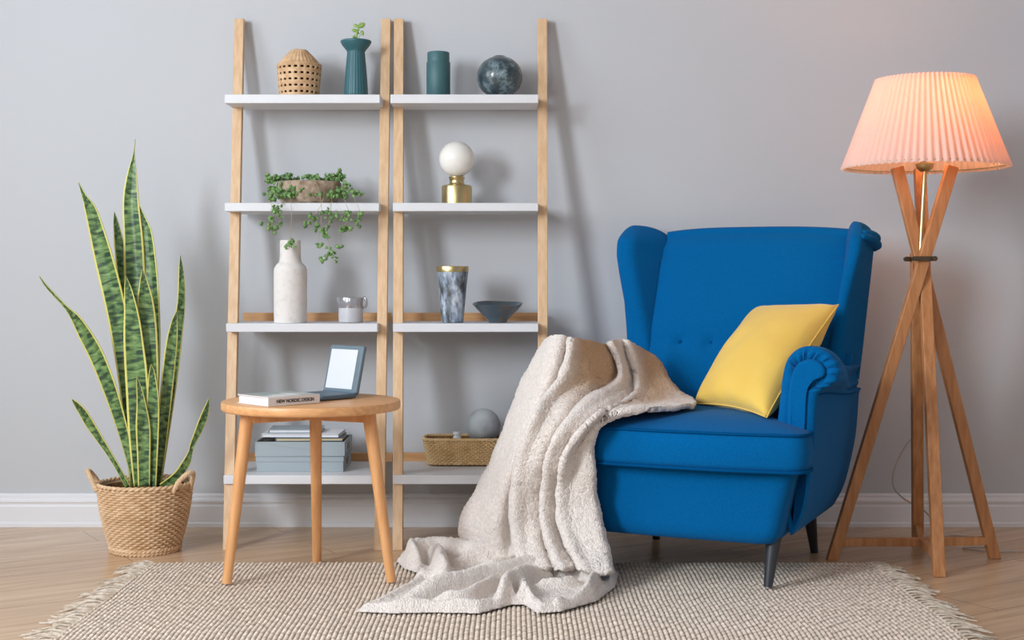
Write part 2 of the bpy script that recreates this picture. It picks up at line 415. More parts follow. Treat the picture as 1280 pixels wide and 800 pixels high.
# ------------------------------------------------------------------ ladder shelves
def make_ladder(name, label, rails, shelves):
    """rails: two (x_top, x_bottom); shelves: (x0, x1, z_top, thickness, front D)"""
    xs = (rails[0][1] + rails[1][1]) / 2
    root = thing(name, (xs, -.2, 0), label, 'shelf', 'white and wood leaning ladder shelves')
    R = Vector((xs, -.2, 0)); zt = 1.684
    def railD(z): return lerp(4.107, 4.475, z / zt)
    for (xt, xb) in rails:
        m = MB(); w = .031; d = .026
        b = [(xb - w / 2, 4.107 - CD, 0), (xb + w / 2, 4.107 - CD, 0), (xb + w / 2, 4.107 - CD + d, 0), (xb - w / 2, 4.107 - CD + d, 0)]
        t = [(xt - w / 2, 4.475 - CD, zt), (xt + w / 2, 4.475 - CD, zt), (xt + w / 2, 4.475 - CD + d, zt), (xt - w / 2, 4.475 - CD + d, zt)]
        m.hexa([Vector(p) - R for p in b], [Vector(p) - R for p in t])
        m.build('rail', M['pine'], root, bevel=.0015)
    for (x0, x1, zt_, th, Df) in shelves:
        m = MB(); yb = 4.468 - CD; yf = Df - CD
        m.box(Vector(((x0 + x1) / 2, (yb + yf) / 2, zt_ - th / 2)) - R, (x1 - x0, yb - yf, th))
        m.build('shelf_board', M['white'], root, bevel=.002)
    for z in (shelves[2][2], shelves[3][2]):
        t = z / zt; xa = lerp(rails[0][1], rails[0][0], t) + .0155; xb = lerp(rails[1][1], rails[1][0], t) - .0155
        m = MB(); m.box(Vector(((xa + xb) / 2 , 4.476 - CD, z + .012)) - R, (xb - xa + .05, .014, .03))
        m.build('crossbar', M['pine_h'], root, bevel=.001)
make_ladder('ladder_shelf', 'left of two leaning ladder shelves, wooden rails, white boards, beside the snake plant',
            [(-.902, -.862), (-.417, -.403)],
            [(-.912, -.419, 1.409, .028, 4.297), (-.905, -.418, 1.063, .0265, 4.265), (-.887, -.417, .685, .0265, 4.20), (-.882, -.4185, .2225, .027, 4.14)])
make_ladder('ladder_shelf', 'right of two leaning ladder shelves, wooden rails, white boards, nearer the blue armchair',
            [(-.3745, -.347), (.1005, .094)],
            [(-.386, .084, 1.409, .028, 4.297), (-.375, .083, 1.063, .0265, 4.265), (-.369, .082, .685, .0265, 4.20), (-.3645, .081, .2225, .027, 4.14)])
ZT = tuple(z + .0006 for z in (1.409, 1.063, .685, .2225))

# ------------------------------------------------------------------ woven baskets
def woven_ring(m, outline, z0, z1, rows, stakes, amp, sub=6, flare=None, vs=5):
    """over-under woven wall; outline(a, h) -> (x, y, nx, ny)"""
    nu = stakes * sub; nv = rows * vs
    def fn(u, v):
        h = v; row = min(int(v * rows), rows - 1); fr = v * rows - row
        x, y, nx, ny = outline(u * 2 * pi, h)
        w = cos(stakes * pi * u + pi * (row % 2)) if stakes % 2 == 0 else cos(stakes * pi * u)
        d = amp * w + amp * .8 * sqrt(max(0, sin(pi * fr))) - amp * .6
        return (x + nx * d, y + ny * d, lerp(z0, z1, v))
    o = m.add([fn(i / nu, j / nv) for i in range(nu) for j in range(nv + 1)], [])
    for i in range(nu):
        for j in range(nv):
            cc = abs(cos(stakes * pi * (i + .5) / nu))
            if cc < .55 and j % vs == 0 and j > vs and (i * 2 // sub) % 2 == 0: continue          # small holes between the strands
            a = o + i * (nv + 1) + j; b = o + ((i + 1) % nu) * (nv + 1) + j
            m.f.append((a, b, b + 1, a + 1))
def round_outline(r0, r1, bulge=0):
    def o(a, h):
        r = lerp(r0, r1, h) + bulge * sin(pi * h)
        return (r * cos(a), r * sin(a), cos(a), sin(a))
    return o
def rrect_outline(hx0, hy0, hx1, hy1, p=6):
    def pt(a):
        c, s = cos(a), sin(a); k = (abs(c) ** p + abs(s) ** p) ** (-1 / p); return Vector((hx1 * k * c, hy1 * k * s))
    N = 720; cum = [0]
    for q in range(N): cum.append(cum[-1] + (pt(2 * pi * (q + 1) / N) - pt(2 * pi * q / N)).length)
    def warp(a):
        t = (a / (2 * pi)) % 1.0 * cum[-1]; lo, hi = 0, N
        while hi - lo > 1:
            md = (lo + hi) // 2
            if cum[md] <= t: lo = md
            else: hi = md
        return 2 * pi * (lo + (t - cum[lo]) / (cum[hi] - cum[lo])) / N
    def o(a, h):
        a = warp(a)
        hx = lerp(hx0, hx1, h); hy = lerp(hy0, hy1, h)
        c, s = cos(a), sin(a)
        k = (abs(c) ** p + abs(s) ** p) ** (-1 / p)
        nx, ny = abs(c) ** (p - 1) * (1 if c > 0 else -1), abs(s) ** (p - 1) * (1 if s > 0 else -1)
        l = sqrt(nx * nx + ny * ny) or 1
        return (hx * k * c, hy * k * s, nx / l, ny / l)
    return o
def braid(m, fn, n, r, amp, turns, strands=2):
    """rope of strands twisted round a closed or open centreline fn(t)->Vector"""
    for q in range(strands):
        pts = []
        for k in range(n + 1):
            t = k / n; p = fn(t); a = 2 * pi * (turns * t + q / strands)
            d = (fn(min(t + .01, 1)) - fn(max(t - .01, 0))).normalized()
            up = Vector((0, 0, 1)); s = d.cross(up)
            s = s.normalized() if s.length > 1e-4 else Vector((1, 0, 0)); w = s.cross(d)
            pts.append(p + s * amp * cos(a) + w * amp * sin(a))
        m.tube(pts, r, 6)

# ------------------------------------------------------------------ snake plant in basket
def make_snake_plant():
    c = Vector((-1.113, 4.11 - CD, 0))
    root = thing('potted_snake_plant', c, 'tall snake plant with yellow edged leaves in a woven straw basket on the floor', 'potted plant')
    H = .205
    m = MB(); woven_ring(m, round_outline(.103, .139, .006), .016, H - .006, 25, 56, .0042, 5, vs=5)
    bk = m.build('basket', M['straw'], root, sharp=80)
    m = MB()
    for z, r in ((.006, .1), (.014, .1025)):
        braid(m, lambda t, r=r, z=z: Vector((r * cos(2 * pi * t), r * sin(2 * pi * t), z)), 160, .0048, .0028, 26)
    m.lathe([(0, .003), (.098, .003), (.1, .008), (0, .008)], (0, 0, 0), 40)
    m.build('basket_base', M['straw'], bk)
    m = MB()
    braid(m, lambda t: Vector((.139 * cos(2 * pi * t), .139 * sin(2 * pi * t), H)), 180, .0042, .003, 24)
    m.lathe([(.134, H - .004), (.129, H - .03), (.124, .16)], (0, 0, 0), 60)
    m.build('basket_rim', M['straw'], bk)
    m = MB(); m.lathe([(.128, H - .010), (.120, .12), (.096, .012)], (0, 0, 0), 60); m.build('basket_dark_inside', M['dark_inside'], bk)  # added dark shell so the weave holes look shaded
    for a0 in (radians(190), radians(-24)):
        m = MB()
        t_ = Vector((-sin(a0), cos(a0), 0)); n_ = Vector((cos(a0), sin(a0), 0))
        pts = [n_ * .136 + t_ * .040 + Vector((0, 0, H - .015)), n_ * .150 + t_ * .034 + Vector((0, 0, H + .014)), n_ * .163 + t_ * .019 + Vector((0, 0, H + .034)),
               n_ * .168 + Vector((0, 0, H + .040)), n_ * .163 - t_ * .019 + Vector((0, 0, H + .034)), n_ * .150 - t_ * .034 + Vector((0, 0, H + .014)), n_ * .136 - t_ * .040 + Vector((0, 0, H - .015))]
        pp = path(pts, 40)
        def f(t): 
            x = t * 40; i = min(int(x), 39); return pp[i].lerp(pp[i + 1], x - i)
        braid(m, f, 60, .0048, .0032, 7, 3)
        m.build('handle', M['straw'], bk)
    m = MB(); m.lathe([(0, .168), (.06, .170), (.127, .165), (.124, .15), (0, .15)], (0, 0, 0), 32)
    m.build('soil', M['soil'], root)
    # leaves: centreline px points top..bottom with half width px, depth offset front/back, twist
    leaves = [
        # tip->base [(px,py,halfwidth)], D tip, D base, yaw of the blade
        ([(169, 174, .3), (167.5, 192, 1.0), (164.5, 222, 6.5), (163.5, 255, 10.5), (166.5, 300, 12.3), (168.5, 355, 12.5), (171, 430, 12), (174, 520, 9.5), (177, 608, 7)], 4.16, 4.13, 5),
        ([(98, 228, .3), (105, 245, 3), (113, 262, 7.5), (121, 290, 10.5), (130, 325, 13), (140, 365, 13), (149, 410, 12.5), (160, 490, 11), (169, 608, 7)], 4.06, 4.11, -8),
        ([(143, 265, .3), (145, 280, 3.5), (149, 306, 5.8), (154, 339, 7.5), (160, 390, 9), (168, 480, 9), (173, 608, 7)], 4.17, 4.14, 15),
        ([(173, 254, .3), (178, 272, 4), (184, 292, 6.5), (187.5, 322, 8), (190.5, 365, 8.5), (192, 430, 9), (190, 520, 8), (186, 608, 6)], 4.15, 4.14, -20),
        ([(178, 337, .3), (179.5, 352, 5), (181.5, 378, 10), (184, 420, 12), (187, 470, 11), (189, 530, 9), (188, 608, 7)], 4.05, 4.07, 8),
        ([(157, 345, .3), (160, 362, 5), (164, 392, 9.5), (167, 430, 12.5), (171, 480, 15), (173, 540, 13), (176, 608, 9)], 4.03, 4.05, -5),
        ([(49, 345, .4), (58, 358, 1.6), (70, 371, 1.9), (83, 385, 2.6), (94, 398, 6.5), (106, 418, 9.5), (121, 446, 10.5), (137, 486, 10.5), (151, 530, 8.5), (163, 575, 6), (170, 608, 5)], 3.98, 4.08, -25),
        ([(225, 319, .3), (226.5, 340, 3), (227, 362, 4), (225.5, 388, 4.8), (221, 410, 7), (215.5, 450, 8.5), (209, 500, 8), (202, 560, 6), (196, 608, 5)], 4.12, 4.12, 40),
        ([(221, 389, .3), (218, 402, 3.6), (215, 425, 6.5), (211, 460, 7), (206, 510, 7), (201, 560, 6), (195, 608, 5)], 4.05, 4.09, 20),
        ([(90, 499, .4), (95, 505, 3.6), (103, 515, 6.2), (112, 530, 6.5), (124, 548, 5.4), (137, 568, 4), (150, 590, 3.5), (160, 609, 3.5)], 4.0, 4.06, -30),
        ([(261, 498, .3), (259, 508, 2.6), (255, 521, 4.2), (248, 539, 4), (241, 555, 3), (238, 565, 2.6), (233, 578, 4.5), (222, 594, 5), (203, 609, 5)], 4.02, 4.05, 35),
        ([(189, 455, .3), (190, 470, 4.5), (191, 500, 7.5), (190, 545, 8.5), (188, 608, 7)], 4.02, 4.04, 0),
        ([(171, 470, .3), (176, 500, 5), (179, 540, 8.5), (180, 608, 7)], 4.01, 4.03, 12),
    ]
    for ctrl, Dt, Db, yaw in leaves:
        n = 44; mseg = 8; m = MB(); base_len = 0
        cs = [cr(ctrl, (len(ctrl) - 1) * k / n) for k in range(n + 1)]
        Ls = [0]
        for k in range(n): Ls.append(Ls[-1] + math.hypot(cs[k + 1][0] - cs[k][0], cs[k + 1][1] - cs[k][1]) / 410)
        idx = 0
        for k in range(n + 1):
            px, py, hw = cs[k]; t = k / n; D = lerp(Dt, Db, t); hw = max(hw, .2)
            p = at(px, py, D) - c
            k0 = max(k - 1, 0); k1 = min(k + 1, n)
            tx, ty = cs[k1][0] - cs[k0][0], cs[k1][1] - cs[k0][1]; l = math.hypot(tx, ty) or 1; tx /= l; ty /= l
            w = hw * D / F
            yw = radians(yaw)
            side = Vector((abs(ty) * cos(yw), sin(yw), -(-tx if ty > 0 else tx) * cos(yw) * (1 if ty > 0 else 1))) 
            side = Vector((ty, 0, tx)); 
            if side.x < 0: side = -side
            side = side * 1.0 + Vector((0, sin(yw) * 1.0, 0))
            for q in range(mseg + 1):
                s_ = (q / mseg) * 2 - 1
                fold = .28 * w * (1 - abs(s_)) + .1 * w * sin(t * 14 + yaw) * s_
                m.v.append(tuple(p + side * (w * s_) + Vector((0, fold * 1.2, 0))))
                m.uv[idx] = (q / mseg, Ls[k] * 1.6); idx += 1
        for k in range(n):
            for q in range(mseg):
                a = k * (mseg + 1) + q; m.f.append((a, a + 1, a + mseg + 2, a + mseg + 1))
        m.build('leaf', M['snake'], root, solid=.0022, merge=0, sharp=180)
make_snake_plant()

# ------------------------------------------------------------------ side table
def make_table():
    c = Vector((-.549, 3.707 - CD, 0)); zt = .4916
    root = thing('side_table', c, 'small round light beech table with three splayed legs standing on the rug', 'table')
    m = MB(); m.lathe([(0, .466), (.23, .466), (.2395, .4675), (.243, .472), (.243, .4865), (.2415, .4905), (.238, zt), (0, zt)], (0, 0, 0), 96)
    m.build('tabletop', M['beech_top'], root, sharp=50)
    legs = [((-.706, 3.619), (-.757, 3.595), .0150), ((-.385, 3.636), (-.322, 3.612), .0150), ((-.56, 3.86), (-.565, 3.925), 0)]
    for (tx, tD), (bx, bD), z0 in legs:
        p = Vector((tx, tD - CD, .468)) - c; q = Vector((bx, bD - CD, z0 + .0005)) - c
        m = MB(); m.tube([q, q.lerp(p, .33), q.lerp(p, .66), p], lambda t: lerp(.0128, .0182, t), 20)
        m.build('leg', M['beech'], root, sharp=50)
    m = MB()
    for (tx, tD), _, _2 in legs:
        p = Vector((tx, tD - CD, .452)) - c; q = Vector((0, 0, .452)); q.z = .452
        m.bar(p.lerp(q, .02), q + (q - p).normalized() * .012, .03, .029, side=(q - p).cross(Vector((0, 0, 1))))
    m.build('support_frame', M['beech'], root, bevel=.002)
    return zt + .0005
ZTAB = make_table()

# book on the table
def make_table_book():
    A = Vector((-.630, 3.498 - CD)); B = Vector((-.512, 3.610 - CD)); ax = (B - A).normalized(); ay = Vector((-ax.y, ax.x)); L = .163; Wd = .146
    rz = math.atan2(ax.y, ax.x); th = .0245
    root = thing('book', (A.x, A.y, ZTAB), 'thick pale hardback book lying flat near the front edge of the round table', 'book', rz=rz)
    m = MB(); m.box((L / 2, Wd / 2, .0015), (L, Wd, .003)); m.box((L / 2, Wd / 2, th - .0015), (L, Wd, .003)); m.box((L / 2, .0015, th / 2), (L, .003, th - .002))
    m.build('cover', M['coverwhite'], root, bevel=.0012)
    m = MB(); m.box((L / 2, Wd / 2 + .001, th / 2), (L - .008, Wd - .006, th - .006)); m.build('page_block', M['paper'], root)
    m = MB(); m.grid(lambda u, v: (lerp(.004, L - .004, u), lerp(.006, Wd - .004, v), th + .0004), 4, 4); o = m.build('cover_picture', M['cover'], root)
    o['label'] = 'printed picture on the book cover'
    cu = bpy.data.curves.new('spine_title', 'FONT'); cu.body = 'NEW NORDIC DESIGN'; cu.size = .0125; cu.extrude = .0002; cu.align_x = 'CENTER'; cu.align_y = 'CENTER'
    cu.offset = .0004
    tmp = bpy.data.objects.new('tmp', cu); me = bpy.data.meshes.new_from_object(tmp); me.name = 'spine_title'; bpy.data.objects.remove(tmp)
    o = bpy.data.objects.new('spine_title', me); COL.objects.link(o); o.parent = root; o.location = (L * .52, -.0002, th * .48); o.rotation_euler = (pi / 2, 0, 0); o.scale = (.92, 1, 1)
    me.materials.clear(); me.materials.append(M['ink']); o['label'] = 'small black title letters on the spine'
make_table_book()

def make_reader():
    th = radians(-42)
    root = thing('folding_reader', (-.485, 3.80 - CD, ZTAB), 'slate blue folding reader standing open with a white screen on the round table', 'e-reader', rz=th)
    m = MB(); m.box((0, -.06, .0075), (.142, .125, .013)); m.build('base', M['slate'], root, bevel=.004, seg=3)
    R = Matrix.Rotation(radians(-13), 4, 'X')
    def T(p): return R @ Vector(p) + Vector((0, 0, .012))
    m = MB()
    m.box(T((0, .006, .068)), (.142, .014, .135), R.to_3x3()); lid = m.build('lid', M['slatelight'], root, bevel=.005, seg=3)
    m = MB(); m.box(T((-.004, -.0018, .067)), (.112, .0025, .112), R.to_3x3()); m.build('screen', M['screen'], lid, bevel=.0008)
    m = MB(); m.tube([(-.068, .004, .0125), (.068, .004, .0125)], .006, 12); m.build('hinge', M['slate'], root)
make_reader()

# ------------------------------------------------------------------ things on the shelves
def lathe_thing(name, px, D, z, prof, material, label, cat, n=48, fr=None, sharp=40):
    loc = Vector((X(px, D), D - CD, z)); m = MB(); m.lathe(prof, (0, 0, 0), n, fr)
    o = m.build(name, material, loc=loc, sharp=sharp); return tag(o, label, cat)

# cane jar with lid (open lattice holes)
def make_cane_jar():
    loc = Vector((X(374, 4.38), 4.38 - CD, ZT[0]))
    root = thing('cane_basket', loc, 'small round pierced cane basket with a domed woven lid on the top shelf', 'basket')
    m = MB(); nc = 88; H = .102; nr = 31
    def rr(v): return lerp(.062, .0705, v)
    for i in range(nc):
        for j in range(nr):
            hole = (i % 4 == 1 or i % 4 == 2) and (j % 6 in (3, 4)) and 2 < j < nr - 1
            if hole: continue
            vs = []
            for a, b in ((i, j), (i + 1, j), (i + 1, j + 1), (i, j + 1)):
                v = b / nr; ang = 2 * pi * a / nc; r = rr(v) + .0012 * sin(pi * v * 31 / 3) ** 2
                vs.append((r * cos(ang), r * sin(ang), v * H))
            m.add(vs, [(0, 1, 2, 3)])
    m.build('pierced_body', M['cane'], root, solid=.003, sharp=80)
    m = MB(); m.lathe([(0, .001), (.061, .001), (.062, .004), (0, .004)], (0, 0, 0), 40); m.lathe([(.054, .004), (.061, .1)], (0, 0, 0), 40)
    o = m.build('dark_inside', M['soil'], root); o['label'] = 'added dark backing painted as the shaded inside behind the holes'  # dark shell added to paint the shade behind the pierced holes
    m = MB()
    m.lathe([(.0705, H - .002), (.0725, H), (.0725, H + .004), (.0705, H + .006), (.062, H + .008)], (0, 0, 0), 60)
    pr = prof_arc([(.062, H + .007), (.057, H + .017), (.046, H + .030), (.034, H + .042), (.026, H + .050), (.016, H + .0535), (0, H + .0545)], 7)
    m.lathe(pr, (0, 0, 0), 120, lambda a, r, z: r * (1 + .028 * cos(30 * a)) + .0009 * sin(z * 2 * pi / .006))
    m.build('lid', M['cane'], root, sharp=80)
make_cane_jar()

def make_teal_vase():
    D = 4.38; loc = Vector((X(445, D), D - CD, ZT[0]))
    root = thing('ribbed_vase', loc, 'petrol blue ribbed vase with a flared rim on the top shelf', 'vase')
    pr = [(0, 0), (.037, 0), (.0385, .002), (.036, .05), (.032, .1), (.0285, .14), (.028, .148), (.034, .156), (.044, .168), (.0495, .178), (.050, .182), (.048, .184), (.040, .176), (.026, .160), (.024, .12), (0, .12)]
    pr2 = []
    for a, b in zip(pr, pr[1:]):
        for k in range(3): pr2.append((lerp(a[0], b[0], k / 3), lerp(a[1], b[1], k / 3)))
    pr2.append(pr[-1])
    m = MB(); m.lathe(pr2, (0, 0, 0), 144, lambda a, r, z: r * (1 + (.03 * abs(cos(12 * a)) if z < .15 and r > .027 else 0)))
    m.build('vase_body', M['teal2'], root, sharp=60)
    # sprig standing in the vase is a plant of its own
    sp = thing('succulent_sprig', (loc.x, loc.y, loc.z + .148), 'short green succulent sprig growing out of the petrol ribbed vase', 'plant')
    m = MB(); m.tube(path([(0, 0, -.01), (.001, 0, .03), (.004, 0, .07), (.008, .0, .085)], 12), .0028, 8); m.tube(path([(0, 0, .02), (.008, 0, .045), (.018, 0, .06)], 8), .0012, 6)
    m.build('stem', M['sprout'], sp)
    def leaf(p, d, L, w):
        p = Vector(p); d = Vector(d).normalized(); s = d.cross(Vector((0, 1, 0))).normalized(); nrm = s.cross(d); m = MB()
        def fn(u, v):
            ww = w * sin(pi * min(v * .92 + .06, 1)) ** .7; a = 2 * pi * u
            return p + d * (L * v) + s * (ww * cos(a)) + nrm * (ww * .35 * sin(a) + .15 * L * v * v)
        m.grid(fn, 10, 8, cu=True); m.build('leaf', M['sprout'], sp, sharp=180)
    for p, d, L, w in [((.006, 0, .080), (1, .1, .55), .027, .009), ((.006, 0, .083), (-.9, 0, .25), .016, .006), ((.003, 0, .066), (-1, -.3, .35), .018, .006), ((.004, -.002, .068), (.5, -1, .4), .014, .006),
                       ((.002, 0, .05), (-1, .3, .1), .015, .0055), ((.018, 0, .058), (.3, 0, 1), .012, .006), ((.018, 0, .058), (.9, 0, -.1), .008, .005), ((.0, -.002, .042), (-.6, -.8, .2), .014, .0055), ((.003, 0, .06), (.4, .8, .4), .015, .006), ((0, 0, .035), (.8, -.5, .3), .012, .005)]:
        leaf(p, d, L, w)
make_teal_vase()

lathe_thing('lidded_canister', 548, 4.38, ZT[0], [(0, 0), (.037, 0), (.0385, .002), (.0385, .112), (.0375, .114), (.0358, .1145), (.0358, .1435), (.0345, .146), (.033, .1465), (.0315, .1455), (.031, .13), (0, .13)], M['teal'],
            'matte petrol green cylindrical canister on the top shelf between rail and round vase', 'canister')
pr = [(0, 0), (.030, 0)] + [(.0738 * cos(a) ** (.9), .0665 + .0665 * sin(a)) for a in [radians(d) for d in range(-62, 73, 6)]] + [(.022, .1315), (.0185, .1345), (.0165, .133), (.016, .120), (0, .118)]
lathe_thing('round_vase', 624.5, 4.38, ZT[0], pr, M['sphere'], 'dark mottled round ceramic vase with a small opening on the top shelf', 'vase', 64)

def make_globe_lamp():
    D = 4.36; loc = Vector((X(571, D), D - CD, ZT[1]))
    root = thing('table_lamp', loc, 'small lamp with a white glass globe on a brass base, second shelf', 'lamp')
    m = MB(); m.lathe([(0, 0), (.047, 0), (.0485, .0015), (.0485, .055), (.047, .059), (.043, .061), (.026, .064), (.0235, .068), (.0235, .080), (.026, .084), (.026, .088), (.020, .090), (0, .090)], (0, 0, 0), 64)
    m.build('brass_base', M['brass'], root)
    m = MB(); r = .0575; m.lathe([(r * cos(radians(a)), .1455 + r * sin(radians(a))) for a in range(-90, 91, 6)], (0, 0, 0), 48)
    m.build('glass_globe', M['globe'], root, sharp=180)
make_globe_lamp()

# bowl with trailing ivy
def ivy_leaf(m, p, size, rnd):
    """small lobed leaf with thickness"""
    az = rnd.uniform(-pi, pi); tilt = rnd.uniform(-.9, .9)
    Rm = Matrix.Rotation(az, 3, 'Y') @ Matrix.Rotation(tilt, 3, 'X') @ Matrix.Rotation(rnd.uniform(-.8, .8), 3, 'Z')
    out = [(0, 0), (.45, -.15), (.85, .1), (.6, .4), (.95, .75), (.4, .8), (0, 1.25), (-.4, .8), (-.95, .75), (-.6, .4), (-.85, .1), (-.45, -.15)]
    c = (0, .45)
    top = [Vector((x * .5, -.10 + .14 * abs(x), y * .6 )) for x, y in out]; n = len(out)
    vs = [p + Rm @ (v * size) for v in top] + [p + Rm @ (Vector((0, -.16, c[1] * .6)) * size)]
    th = Rm @ Vector((0, .05, 0)) * size
    vs += [v + th for v in vs]
    fs = [(k, (k + 1) % n, n) for k in range(n)] + [((k + 1) % n + n + 1, k + n + 1, n + n + 1) for k in range(n)] + [(k, k + n + 1, (k + 1) % n + n + 1, (k + 1) % n) for k in range(n)]
    m.add(vs, fs)
def make_ivy():
    D = 4.375; loc = Vector((X(386.5, D), D - CD, ZT[1])); rnd = random.Random(3)
    root = thing('trailing_plant', loc, 'trailing green plant in a low mottled stone bowl on the left second shelf', 'potted plant')
    m = MB(); m.lathe(prof_arc([(0, 0), (.075, 0), (.092, .010), (.101, .03), (.104, .05), (.103, .068), (.098, .072), (.093, .066), (.09, .045), (.0, .045)], 4), (0, 0, 0), 72,
                      lambda a, r, z: min(r, .1045) * (1 + .012 * noise.noise(Vector((cos(a) * 4, sin(a) * 4, z * 40)))))
    m.build('bowl', M['stone'], root, sharp=80)
    m = MB(); m.lathe([(0, .056), (.05, .058), (.092, .054), (.09, .046), (0, .046)], (0, 0, 0), 32); m.build('soil', M['soil'], root)
    # crown foliage: around the rim and spilling over the front
    m = MB()
    def cluster(px, py, D_, n, spread, size):
        for _ in range(n):
            q = at(px + rnd.gauss(0, spread), py + rnd.gauss(0, spread * .8), D_ + rnd.uniform(-.012, .012)) - loc
            q.z = max(q.z, .020)
            ivy_leaf(m, q, size * 1.8 * rnd.uniform(.7, 1.2), rnd)
    for px, py, D_, n, s in [(337, 226, 4.33, 20, 3.5), (345, 222, 4.36, 12, 3), (360, 222, 4.37, 14, 3), (371, 224, 4.40, 8, 2.5), (386, 224, 4.40, 12, 3), (395, 223, 4.38, 12, 3), (407, 222, 4.40, 18, 3.5), (417, 221, 4.38, 18, 3.5), (425, 222, 4.36, 14, 3),
                             (340, 236, 4.31, 12, 3), (347, 238, 4.29, 14, 3.5), (353, 246, 4.28, 12, 3), (366, 239, 4.28, 16, 4), (362, 247, 4.275, 10, 3.5), (380, 238, 4.27, 5, 3), (398, 243, 4.27, 5, 4), (418, 245, 4.28, 12, 3.5), (424, 238, 4.29, 14, 3.5), (430, 243, 4.31, 12, 3), (433, 232, 4.34, 8, 2.5), (412, 249, 4.28, 8, 3)]:
        cluster(px, py, D_, n, s, .0098)
    m.build('foliage', M['leaf'], root, merge=0, sharp=180)
    # trailing vines, each stem with its leaf bunches
    Dv = 4.228
    vines = [([(345, 240, 4.28), (340, 247, 4.25), (337, 252, Dv), (342, 262, Dv), (340, 275, Dv), (338, 288, Dv)], [(334, 244, 8, 3), (340, 250, 9, 3), (345, 258, 10, 3), (341, 264, 7, 3), (341, 271, 4, 1.5), (350, 270, 5, 2), (338, 284, 14, 3.5), (351, 280, 3, 1.5), (345, 283, 4, 2)]),
             ([(362, 245, 4.27), (364, 256, 4.235), (364, 280, 4.21), (362, 300, 4.203), (361, 312, 4.203)], [(363, 303, 10, 2.6), (361, 309, 8, 2.2), (366, 302, 4, 1.8)]),
             ([(392, 228, 4.27), (397, 232, 4.262), (401, 250, Dv), (402, 268, Dv), (400, 285, Dv), (398, 300, Dv)], [(407, 285, 6, 2), (408, 295, 12, 2.8), (394, 285, 12, 3), (400, 306, 5, 2)]),
             ([(405, 240, 4.27), (403, 252, Dv), (398, 262, Dv), (388, 274, Dv), (384, 280, Dv)], [(389, 272, 5, 2), (384, 279, 6, 2.2), (393, 273, 5, 1.8)]),
             ([(415, 246, 4.27), (414, 256, Dv), (413, 268, Dv), (409, 290, Dv), (412, 310, Dv), (406, 325, Dv)], [(411, 267, 14, 3.4), (416, 272, 8, 3), (413, 316, 10, 3), (405, 325, 8, 2.4), (420, 323, 3, 1.3), (417, 320, 4, 1.5)]),
             ([(428, 240, 4.28), (432, 254, Dv), (436, 266, Dv), (431, 280, Dv), (427, 287, Dv)], [(431, 272, 12, 3), (434, 268, 6, 2), (428, 287, 12, 2.8), (437, 286, 6, 2), (427, 307, 2, .8)]),
             ([(430, 232, 4.3), (440, 236, 4.25), (444, 250, Dv), (449, 262, Dv), (450, 275, Dv)], [(441, 241, 4, 2), (449, 241, 8, 2.6), (446, 243, 6, 2.2), (450, 270, 9, 2.6), (449, 279, 8, 2.2), (445, 276, 4, 1.5)])]
    for st, bun in vines:
        m = MB(); pts = path([at(*p) - loc for p in st], 24); m.tube(pts, .0007, 5)
        o = m.build('vine', M['stem'], root)
        m = MB()
        for px, py, n, s in bun:
            for _ in range(max(2, int(n * .8))):
                q = at(px + rnd.gauss(0, s), py + rnd.gauss(0, s), st[-1][2] + rnd.uniform(-.012, .010)) - loc
                ivy_leaf(m, q, .0162 * rnd.uniform(.7, 1.2), rnd)
            # twig from the stem to the bunch
            tgt = at(px, py, st[-1][2]) - loc; near = min(pts, key=lambda a: (a - tgt).length); m.tube([near, near.lerp(tgt, .5) + Vector((0, -.002, .002)), tgt], .0005, 4)
        m.build('vine_leaves', M['leaf'], o, merge=0, sharp=180)
make_ivy()

# shelf 3
pr = prof_arc([(0, 0), (.046, .0), (.0505, .004), (.0515, .03), (.052, .10), (.052, .155), (.0505, .170), (.044, .182), (.036, .190), (.0335, .20), (.0325, .225), (.0325, .253), (.031, .259), (.028, .2585), (.0265, .25), (.027, .2), (0, .2)], 4)
lathe_thing('bottle_vase', 363, 4.265, ZT[2], pr, M['vase'], 'tall chalky white bottle vase with worn speckles on the third shelf', 'vase', 56, lambda a, r, z: r * (1 + .008 * noise.noise(Vector((cos(a) * 2, sin(a) * 2, z * 14)))), 60)
def make_mug():
    D = 4.30; loc = Vector((X(438.5, D), D - CD, ZT[2]))
    root = thing('stoneware_mug', loc, 'small pale glazed mug with side handle next to the white bottle vase', 'mug')
    m = MB(); m.lathe([(0, 0), (.036, 0), (.0385, .002), (.039, .02), (.0385, .046)], (0, 0, 0), 48); m.build('body', M['mug'], root)
    m = MB(); m.lathe([(.0385, .046), (.0392, .048), (.0395, .076), (.0385, .079), (.0365, .078), (.036, .01), (0, .008)], (0, 0, 0), 48, lambda a, r, z: r + (.006 * max(0, cos(a - pi)) ** 8 if z > .074 else 0))
    o = m.build('glazed_collar', M['mugmetal'], root); o['label'] = 'silvery glazed upper band'
    m = MB(); m.tube(path([(.034, 0, .076), (.044, -.006, .078), (.0505, -.008, .066), (.0475, -.006, .050), (.0365, -.002, .044)], 20), .004, 10); m.build('handle', M['mugmetal'], root)
make_mug()
